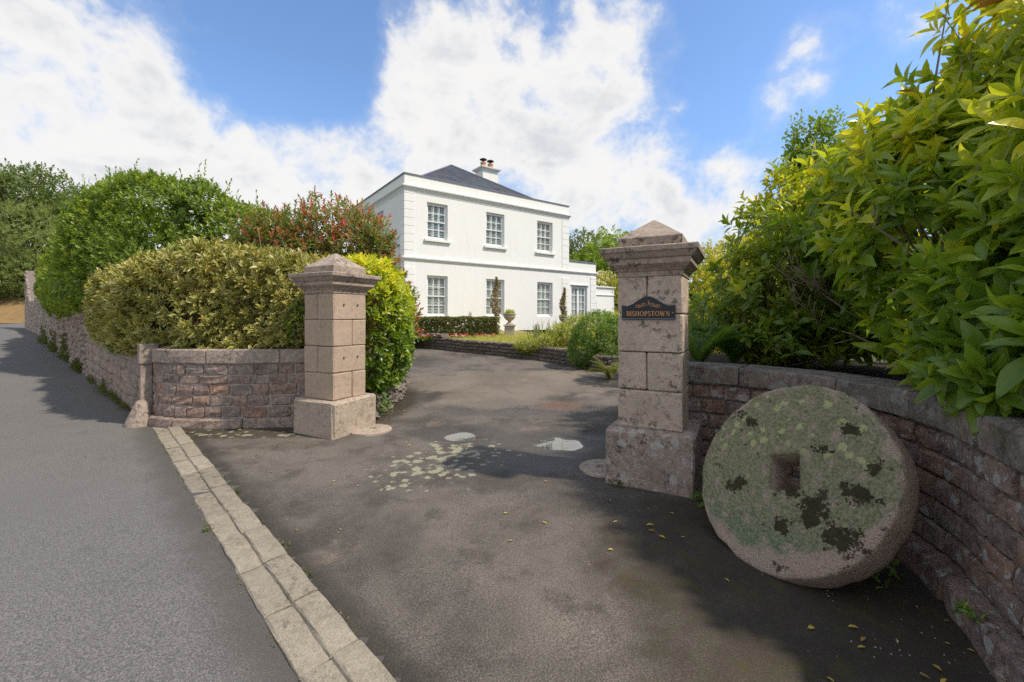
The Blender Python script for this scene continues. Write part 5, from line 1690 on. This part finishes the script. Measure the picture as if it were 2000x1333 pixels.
# ---- shrubs
def shrub(name, label, loc, els, n, leaf, w, mat, kind='mid', depth=.35, lump=.2, ls=1.4, per=7, stem_=.1, tilt=(18, 75), up=.6, cat='shrub', singles=0, group=None, rb=None, ntw=40, tw=M['twig'], zmin=.0, r0=.016, droop=0.0):
    t = thing(name, label, cat, tuple(loc), group)
    P, N = ell_shell(els, n, depth, lump, ls, zmin, loc[0] * 3)
    p_, d_, n_, l_, r_ = shoots(P, axes(N, up, .4), per, leaf, stem_, tilt, .28, droop=droop)
    r_ = np.clip(r_ * .8 + .25 * np.tile(np.clip(fbm(P, 1.0, 3), -1, 1), per) + (rb(p_) if rb else 0), 0, .999)
    foliage(t, p_, d_, n_, l_, w, r_, kind, mat, singles)
    b = Vector(loc)
    twigs(t, [b + Vector((random.uniform(-.25, .25), random.uniform(-.25, .25), -.1)) for _ in range(6)], [P[i] for i in rng.permutation(len(P))[:ntw]], tw, r0)
    return t

# big glossy shrub over the near wall
au = shrub('aucuba_shrub', 'huge glossy yellow-green shrub hanging over the wall above the millstone', (3.9, 3.3, 1.0),
           [((4.30, 3.6, 2.55), (1.40, 1.5, 1.35)), ((3.75, 3.35, 2.05), (1.0, 1.05, 1.05)), ((4.95, 3.4, 3.6), (1.35, 1.4, 1.2)), ((3.15, 2.55, 1.66), (.60, .62, .55)), ((3.65, 2.45, 2.35), (.82, .75, .85)), ((5.5, 3.0, 4.0), (1.3, 1.4, 1.2)),
            ((2.95, 1.95, 1.55), (.58, .55, .50)), ((3.4, 1.8, 2.2), (.6, .55, .7)), ((4.2, 4.7, 2.35), (1.05, 1.1, 1.3)), ((4.2, 2.4, 3.0), (.8, .7, .75)), ((2.75, 1.75, 1.28), (.34, .36, .28)), ((3.0, 2.75, 1.35), (.42, .4, .32)), ((3.75, 3.7, 3.0), (.5, .5, .5)), ((2.6, 2.25, 1.25), (.26, .3, .2))],
           2500, .225, .33, M['l_aucuba'], 'big', .34, .34, 1.6, 8, .15, (15, 92), .5, singles=300, zmin=1.09, ntw=150, r0=.022, droop=.42,
           rb=lambda p: np.clip((p[:, 2] - 2.0) / 4.5, -.08, .34))
# darker shrub between it and the far pillar, with bare twigs
dk = shrub('evergreen_shrub', 'dark open evergreen shrub with bare twigs between the pillar and the glossy shrub', (3.4, 5.6, .9),
           [((3.15, 5.35, 1.70), (.80, .75, .75)), ((3.65, 5.7, 2.25), (1.1, .95, .95)), ((2.95, 5.6, 1.55), (.55, .6, .55)), ((4.3, 5.5, 2.3), (1.2, 1.0, 1.3)), ((3.7, 5.1, 1.45), (.9, .6, .5)), ((4.3, 6.0, 3.1), (.9, .8, .75)), ((3.25, 4.75, 1.35), (.6, .5, .32))],
           900, .16, .36, M['l_dark'], 'big', .6, .45, 1.6, 8, .14, (18, 88), .5, singles=280, zmin=1.0, ntw=150, r0=.018, droop=.3, rb=lambda p: np.clip((p[:, 2] - 1.9) * .16, -.12, .25))  # higher leaves shifted to yellow, painting sunlight on the top
# bare grey twigs in front of it
m = MB()
for i in range(26):
    b = Vector((3.55 + random.uniform(-.3, .7), 4.75 + random.uniform(-.15, .2), 1.62 + random.uniform(-.4, .3)))
    e = b + Vector((random.uniform(-1.0, -.25), random.uniform(-.45, -.1), random.uniform(.05, .55)))
    mid = b.lerp(e, .5) + Vector((0, 0, random.uniform(-.10, .03)))
    m.tube([b, mid, e], [.009, .007, .004], 5)
    for q in range(3):
        s_ = mid.lerp(e, random.uniform(0, 1)); m.tube([s_, s_ + Vector((random.uniform(-.12, .10), random.uniform(-.05, .02), random.uniform(.10, .24)))], [.005, .003], 4)
m.build('bare_twigs', M['twig'], dk, True)
shrub('yellow_shrub', 'small-leaved yellow shrub behind the pillar with the black sign', (4.1, 9.2, .2),
      [((4.0, 9.2, 1.9), (.95, .8, 1.2)), ((4.9, 9.4, 2.1), (1.0, .8, 1.25)), ((3.3, 9.2, 1.5), (.6, .6, .9)), ((4.4, 9.2, 1.0), (1.3, .7, .9))], 2600, .07, .5, M['l_yellow'], 'mid', .3, .2, 1.3, 7, .10, rb=lambda p: np.clip((p[:, 2] - 1.6) * .22, -.3, .3))
shrub('round_bush', 'dense round green bush at the end of the low garden wall', (2.25, 11.55, .3),
      [((2.25, 11.5, 1.0), (.72, .65, .78)), ((2.7, 11.6, .85), (.6, .6, .72)), ((1.95, 11.4, .72), (.5, .5, .52)), ((2.5, 11.1, .55), (.45, .4, .42))], 3000, .05, .5, M['l_bush'], 'mid', .25, .14, 1.8, 7, .08)
pale = [((1.15, 13.0, .78), (.50, .5, .34)), ((1.6, 13.0, .95), (.55, .55, .5)), ((.55, 13.2, .70), (.45, .5, .26)), ((2.0, 13.2, 1.15), (.6, .55, .52)), ((2.7, 13.5, 1.25), (.7, .6, .5)), ((3.3, 14, 1.2), (.7, .6, .55))]
for i, (lab, ee) in enumerate((('pale yellow-green shrub spreading behind the low garden wall beside the round bush', pale[1:2] + pale[3:6]), ('low pale shrub spilling by the garden wall below the sword-leaved clump', pale[0:1] + pale[2:3]))):
    shrub('pale_shrub', lab, (ee[0][0][0], ee[0][0][1], .5), ee, 3000 if i == 0 else 1100, .06, .42, M['l_pale'], 'mid', .35, .25, 1.8, 7, .14, up=.9, group='pale shrubs in the garden bed')

# clipped box hedge before the house
BH = Path([(-4.6, 16.05), (-2.5, 16.30), (-.86, 16.50)], side=1, smooth=False)
if BH(1)[2].y > 0: BH.side = -1
bh = thing('box_hedge', 'low square-clipped box hedge in front of the house windows', 'hedge', (-2.5, 16.3, .8))
P, N = hedge_shell(BH, 9000, .36, .72, 1.56, exp=9, depth=.25, lump=.03, ls=2.5)
p_, d_, n_, l_, r_ = shoots(P, axes(N, .4, .45), 7, .058, .05, (20, 80), .3)
foliage(bh, p_, d_, n_, l_, .5, r_, 'tiny', M['l_box'])
m = MB()
for s in np.linspace(.1, BH.L - .1, 12):
    p, t, nn = BH(s); m.tube([(p.x, p.y, .5), (p.x + .03, p.y, 1.0), (p.x - .1, p.y, 1.4)], [.03, .02, .008], 5)
m.build('stems', M['bark'], bh)

# thin climbers in the two far urns, tuft in the near one
for (t_, zt, ht, lab, rr) in ((u3p, uz3, 1.78, 'tall thin brown climber standing in front of the middle window', .20), (u2p, uz2, 1.45, 'tall thin brown climber rising from the urn near the french window', .16)):
    c = thing('thin_climber', lab, 'plant', (t_.x, t_.y, t_.z + zt), 'thin climbers in the urns')
    n = 420; f = rng.uniform(0, 1, n)
    wd = rr * (.35 + 1.0 * np.sin(np.clip(f * 1.15, 0, 1) * math.pi) ** .7) * (1 - .45 * f)
    a = rng.uniform(0, 6.283, n); q = wd * np.sqrt(rng.uniform(.15, 1, n))
    sway = .05 * np.sin(f * 7 + ht)
    P = np.stack([t_.x + q * np.cos(a) + sway, t_.y + q * np.sin(a), t_.z + zt + f * ht], 1); N = np.stack([np.cos(a), np.sin(a), np.full(n, .3)], 1)
    p_, d_, n_, l_, r_ = shoots(P, axes(N, 1.0, .3), 6, .075, .07, (15, 60), .3)
    r_ = np.clip(r_ * .7 + .3 * np.tile(f, 6), 0, .99)
    foliage(c, p_, d_, n_, l_, .42, r_, 'tiny', M['l_brown'])
    m = MB()
    for k in range(5): m.tube([(t_.x + .03 * math.cos(k), t_.y + .03 * math.sin(k), t_.z + zt - .05), (t_.x + .06 * math.cos(k * 2), t_.y + .05 * math.sin(k * 3), t_.z + zt + ht * .5), (t_.x, t_.y, t_.z + zt + ht * .95)], [.016, .012, .004], 5)
    m.build('stem', M['twig'], c)
tf = thing('urn_plant', 'small tuft of green leaves growing in the urn by the box hedge', 'plant', (u1p.x, u1p.y, u1p.z + uz1))
P = np.array([(u1p.x + rng.uniform(-.17, .17), u1p.y + rng.uniform(-.17, .17), u1p.z + uz1 + rng.uniform(.02, .16)) for _ in range(40)])
p_, d_, n_, l_, r_ = shoots(P, axes(P - np.array([u1p.x, u1p.y, u1p.z + uz1 - .1]), .3, .3), 7, .085, .06, (15, 75), .3)
foliage(tf, p_, d_, n_, l_, .42, r_ * .9, 'mid', M['l_pale'])
for (t_, zt) in ((u2p, uz2),):
    c = thing('urn_plant', 'low green tuft round the foot of the climber near the french window', 'plant', (t_.x, t_.y, t_.z + zt))
    P = np.array([(t_.x + rng.uniform(-.17, .17), t_.y + rng.uniform(-.17, .17), t_.z + zt + rng.uniform(.0, .12)) for _ in range(40)])
    p_, d_, n_, l_, r_ = shoots(P, axes(P - np.array([t_.x, t_.y, t_.z + zt - .1]), .3, .3), 7, .085, .06, (15, 75), .3)
    foliage(c, p_, d_, n_, l_, .42, r_ * .9, 'mid', M['l_pale'])

# sword-leaved clump
def blade(p, yaw, lean, L, w_):
    V = []; d = Vector((math.cos(yaw), math.sin(yaw), 0)); sd = Vector((-d.y, d.x, 0))
    for k in range(6):
        f = k / 5; th2 = lean * f * 1.3
        c = Vector(p) + d * (L * f * math.sin(th2)) + Vector((0, 0, L * f * math.cos(th2)))
        ww = w_ * (1 - f ** 2.2) * .5 + .001
        V += [c - sd * ww, c + sd * ww]
    F = [(2 * k, 2 * k + 1, 2 * k + 3, 2 * k + 2) for k in range(5)]
    return V, F
ir = thing('sword_leaf_clump', 'clump of upright grey-green sword leaves in front of the right ground floor window', 'plant', (1.15, 14.6, .75))
for i in range(90):
    b = (.55 + rng.uniform(0, 1.5), 14.5 + rng.uniform(-.3, .5), .80)
    V, F = blade(b, rng.uniform(0, 6.28), rng.uniform(.05, .75), rng.uniform(.40, .80), .035)
    o = obj('leaf', V, F, M['l_iris'], ir)
    a_ = o.data.attributes.new('rnd', 'FLOAT', 'POINT'); a_.data.foreach_set('value', np.full(len(V), rng.uniform(0, 1), np.float32))


# ferns: every frond a part
def frond(L, npin, wd, droop):
    V, F = [], []
    pts = []
    for k in range(npin + 1):
        f = k / npin; a = 1.25 - droop * f
        pts.append((0 if k == 0 else pts[-1][0] + L / npin * math.cos(a), 0 if k == 0 else pts[-1][1] + L / npin * math.sin(a)))
    for k in range(npin):
        f = (k + .5) / npin
        ln = wd * math.sin(math.pi * min(1, f * .82 + .14)) ** .8
        (x, z), (x2, z2) = pts[k], pts[k + 1]
        for sg in (1, -1):
            i = len(V); ww = L / npin * .42
            tx = (x2 - x) / (L / npin); tz = (z2 - z) / (L / npin)
            V += [(x, 0, z), (x + tx * ww * 2, 0, z + tz * ww * 2), (x + tx * ww * 2.0 + tx * ln * .30, sg * ln, z + tz * (ww * 2 + ln * .3) - ln * .15), (x + tx * ww * .8 + tx * ln * .2, sg * ln * .6, z + tz * ww + .01)]
            F += [(i, i + 1, i + 2), (i, i + 2, i + 3)]
    return np.array(V), np.array(F)


def fern(label, p, n, L, mat, spread=(0, 6.283), wd=.10, rise=.6):
    t = thing('fern', label, 'fern', tuple(p), 'ferns by the granite pillar')
    for i in range(n):
        ln = L * random.uniform(.75, 1.1)
        V, F = frond(ln, 24, wd * ln / L, random.uniform(.5, 1.3) * rise * 1.6)
        yaw = random.uniform(*spread); pitch = random.uniform(-.35, .12)
        c, s_ = math.cos(pitch), math.sin(pitch)
        V = np.stack([V[:, 0] * c - V[:, 2] * s_ * -1, V[:, 1], V[:, 2] * c - V[:, 0] * s_ * 0], 1) if False else V
        Q = np.stack([V[:, 0] * math.cos(yaw) - V[:, 1] * math.sin(yaw), V[:, 0] * math.sin(yaw) + V[:, 1] * math.cos(yaw), V[:, 2]], 1)
        me = mesh_tris('frond', Q, F, {'rnd': np.full(len(Q), random.random()), 'edge': np.zeros(len(Q))})
        o = link('frond', me, mat, t)
    return t
fern('tall deep green fern between the signed pillar and the dark shrub', (2.18, 5.05, .98), 16, .85, M['l_fern'], rise=.7, wd=.12)
fern('dark green fern low behind the wall at the foot of the dark shrub', (2.65, 5.2, .98), 12, .70, M['l_fern'], rise=.8, wd=.11)
fern('pale yellowish fern on the drive edge between the round bush and the signed pillar', (2.22, 9.9, g(2.2, 9.9)), 12, .75, M['l_fern_pale'], (2.2, 5.2), wd=.13, rise=1.0)

# ------------------------------------------------------------------ flowers, weeds, fallen leaves, loose stones
def scatter(name, pts, size, w_, mat, kind, label=None, flat=.25, rr=(0, 1), group=None):
    P = np.array(pts); n = len(P)
    a = rng.uniform(0, 6.283, n)
    D = np.stack([np.cos(a), np.sin(a), rng.normal(0, flat, n)], 1); N = np.array([[0, 0, 1.]]) + rng.normal(0, flat, (n, 3))
    me = leaf_mesh(name, P, D, N, size * rng.uniform(.6, 1.35, n), np.full(n, w_), rng.uniform(*rr, n), kind, (0, 0, 0))
    o = link(name, me, mat); return tag(o, label, kind='stuff')

BP = Path([(-3.9, 15.60), (-2.4, 15.72), (-.6, 15.95)], side=1, smooth=False)
pts = []
for _ in range(700):
    p, t, nn = BP(rng.uniform(.3, BP.L)); o_ = rng.uniform(-.22, .22)
    pts.append((p.x, p.y + o_, rng.uniform(.74, .86)))
scatter('bed_greenery', pts, .09, .5, M['l_bush'], 'mid', flat=.8)
pts = []
for _ in range(130):
    p, t, nn = BP(rng.uniform(.4, BP.L)); o_ = rng.uniform(-.24, .16); z = rng.uniform(.80, .93)
    for k in range(5): pts.append((p.x + rng.normal(0, .012), p.y + o_ + rng.normal(0, .012), z + rng.normal(0, .01)))
P = np.array(pts); n = len(P)
a = rng.uniform(0, 6.283, n); D = np.stack([np.cos(a), np.sin(a), np.full(n, .5)], 1)
me = leaf_mesh('bedding_flowers', P, D, rng.normal(0, 1, (n, 3)), np.full(n, .06), np.full(n, .9), np.repeat(rng.uniform(0, 1, n // 5), 5), 'tiny', (0, 0, 0))
tag(link('bedding_flowers', me, M['l_flower']), kind='stuff')
# lawn blades along the bed
pts = []
for _ in range(5000):
    s_ = rng.uniform(3.5, GW.L - 1.5); p, t, nn = GW(s_); d = rng.uniform(.10, 2.2) ** 1.0
    zt = g(p.x, p.y) + .36 + (HB - .38 - g(p.x, p.y)) * np.interp(d, [.08, .5, 1.2, 2.5], [0, .15, .45, .85])
    pts.append((p.x - nn.x * d, p.y - nn.y * d, zt))
P = np.array(pts); n = len(P)
D = unit(np.array([[0, 0, 1.]]) + rng.normal(0, .35, (n, 3)))
me = leaf_mesh('lawn_grass', P, D, rng.normal(0, 1, (n, 3)), rng.uniform(.05, .10, n), np.full(n, .15), rng.uniform(.3, 1, n), 'tiny', (0, 0, 0))
tag(link('lawn_grass', me, M['l_pale']), kind='stuff')


def weed(label, c, n, r, L, mat=None, group='weeds along the roadside wall', z=None, h=.12):
    t = thing('weed', label, 'weed', tuple(c), group)
    P = np.array([(c[0] + rng.normal(0, r), c[1] + rng.normal(0, r), c[2] + abs(rng.normal(0, h))) for _ in range(n)])
    p_, d_, n_, l_, r_ = shoots(P, axes(rng.normal(0, .5, (n, 3)), 1.0, .3), 6, L, L * 1.2, (15, 80), .3)
    foliage(t, p_, d_, n_, l_, .38, r_, 'mid', mat or M['l_weed'])
    return t
for i, (a, n, r, h, hgt) in enumerate(((1.5, 26, .16, .035, .10), (2.5, 60, .28, .04, .20), (3.6, 70, .30, .05, .28), (5.2, 40, .25, .04, .16), (7.5, 70, .35, .05, .35), (10.5, 110, .5, .06, .8), (14.0, 110, .6, .08, .7), (19, 120, .8, .10, .8))):
    p = W0 + WD * a + WN * .03; tn, nv_ = WD, WN
    if a > 6.6: q = RB(a - 6.6); p = q[0] + q[2] * .03; tn, nv_ = q[1], q[2]
    t = thing('weed', ('weedy tuft at the foot of the roadside wall, %s' % ('closest to the guard stone', 'second from the guard stone', 'third from the guard stone', 'under the last coping stone', 'where the rubble wall starts', 'tall, against the rubble wall', 'tallest, midway along the rubble wall', 'near the rubble wall end')[i]), 'weed', (p.x, p.y, g(p.x, p.y)), 'weeds along the roadside wall')
    u = np.clip(rng.normal(0, 1, n), -1.8, 1.8); v = np.abs(rng.normal(0, 1, n)) * h + .02; zz_ = rng.uniform(0, 1, n) ** 1.4 * hgt * np.exp(-(u / 1.3) ** 2)
    P = np.stack([p.x + tn.x * u * r + nv_.x * v, p.y + tn.y * u * r + nv_.y * v, g(p.x, p.y) + .0 + zz_], 1)
    Nv = np.tile([[nv_.x * .5, nv_.y * .5, .8]], (n, 1))
    p_, d_, n_, l_, r_ = shoots(P, axes(Nv, .6, .4), 7, .05 if a < 6 else .085, .06, (10, 65), .3)
    foliage(t, p_, d_, n_, l_, .32, r_, 'tiny', M['l_weed'])
p = W0 + WD * 2.2 + WN * .05
weed('small dark tuft growing out of a joint under the coping by the road', (p.x, p.y, .86 + g(p.x, p.y)), 12, .06, .06, M['l_bush'], h=.04)
weed('clover-like weed on the base stones of the wall beside the millstone', (2.13, 2.05, .17), 7, .025, .04, M['l_bush'], 'small weeds about the gateway', h=.02)
weed('green weed in the dark corner between the millstone and the wall', (2.15, 2.68, .0), 18, .07, .07, M['l_bush'], 'small weeds about the gateway', h=.06)
weed('green weed between the signed pillar and the millstone', (1.62, 3.62, .0), 16, .07, .06, M['l_bush'], 'small weeds about the gateway', h=.05)
weed('grass tuft at the foot of the signed pillar beside the flat stone', (.98, 4.02, .0), 14, .06, .05, M['l_weed'], 'small weeds about the gateway', h=.03)
weed('leafy weed at the foot of the golden laurel by the edging stones', (-2.05, 6.75, .12), 26, .10, .10, M['l_bush'], 'small weeds about the gateway', h=.12)
for (s_, d, lab) in ((3.25, .30, 'tiny weed on the drive side of the kerb, halfway along'), (3.75, .31, 'tiny weed beside the kerb just past its midpoint'), (4.35, -.03, 'tiny weed on the road side of the kerb'), (5.0, .30, 'tiny weed on the drive side of the kerb near the picture bottom'), (5.45, .30, 'lowest tiny weed beside the kerb')):
    p = K0 + KD * s_ + KN * d; weed(lab, (p.x, p.y, -.01), 5, .018, .028, M['l_weed'], 'tiny weeds along the kerb', h=.008)

pts = []
for _ in range(90):
    c = random.choice([(1.75, 2.2, .35), (1.6, 1.7, .4), (-2.05, 7.0, .25), (-2.1, 6.3, .22), (-3.8, 5.95, .6), (.4, 4.6, 1.0), (-1.8, 4, 1.4), (1.3, 3.2, .4)])
    x, y = c[0] + rng.normal(0, c[2]), c[1] + rng.normal(0, c[2] * .8)
    if (Vector((x, y)) - K0).dot(KN) > .35 and y > .8: pts.append((x, y, drive_z(x, y) + .012))
scatter('fallen_leaves', pts, .042, .42, M['l_fallen'], 'mid', flat=.12)
# moss and grit lying in the joints beside the kerb
pts = []
for _ in range(520):
    s_ = rng.uniform(.2, 6.6); d = rng.choice([-.012, .296]) + rng.normal(0, .012)
    if mn.noise(Vector((s_ * 3.1, d * 9, 2))) < -.05: continue
    p = K0 + KD * s_ + KN * d; pts.append((p.x, p.y, -.018 if d < .1 else .004))
scatter('kerb_moss', pts, .018, .5, M['l_weed'], 'tiny', flat=.8)
# grit and chips
def chips(name, pts, s0, s1, mat):
    m = MB()
    for (x, y, z) in pts:
        r = random.uniform(s0, s1); q = [Vector((random.gauss(0, 1), random.gauss(0, 1), random.gauss(0, .6))).normalized() * r * random.uniform(.7, 1.1) for _ in range(4)]
        q = [Vector((r, 0, 0)), Vector((-r * .6, r * .8, 0)), Vector((-r * .6, -r * .8, 0)), Vector((random.uniform(-.3, .3) * r, random.uniform(-.3, .3) * r, r * .7))]
        a = random.uniform(0, 6.28); c, s_ = math.cos(a), math.sin(a)
        m.add([(x + v.x * c - v.y * s_, y + v.x * s_ + v.y * c, z + v.z) for v in q], [(0, 1, 3), (1, 2, 3), (2, 0, 3), (0, 2, 1)])
    return tag(m.build(name, mat), kind='stuff')
pts = []
for _ in range(420):
    c = random.choice([(1.05, 7.0, .38), (.8, 7.4, .22), (1.05, 7.0, .38), (1.8, 2.1, .3), (1.9, 1.6, .2), (-2.0, 6.6, .3), (.3, 4.5, 1.6), (-1.5, 3.5, 1.5)])
    x, y = c[0] + rng.normal(0, c[2]), c[1] + rng.normal(0, c[2])
    if (Vector((x, y)) - K0).dot(KN) > .32 and y > .6: pts.append((x, y, drive_z(x, y)))
chips('drive_grit', pts, .002, .007, M['plinth'])

# bank across the far end of the road
V, F = [], []
for i in range(24):
    for k in range(9):
        x = -62 + i * 1.4; v = k / 8
        y = 40 + v * 9 + 2 * mn.noise(Vector((x * .15, v, 0)))
        V.append((x, y + max(0, (x + 40)) * .35, g(x, y) - .2 + 3.2 * math.sin(v * 1.57) * (1 + .3 * mn.noise(Vector((x * .4, v * 2, 5)))) * min(1, .35 + abs(x + 40) * .02 + .65)))
for i in range(23):
    for k in range(8):
        a = i * 9 + k; F.append((a, a + 9, a + 10, a + 1))
o = obj('grass_bank', V, F, M['bank'], None, True); fix_normals(o); tag(o, kind='structure')
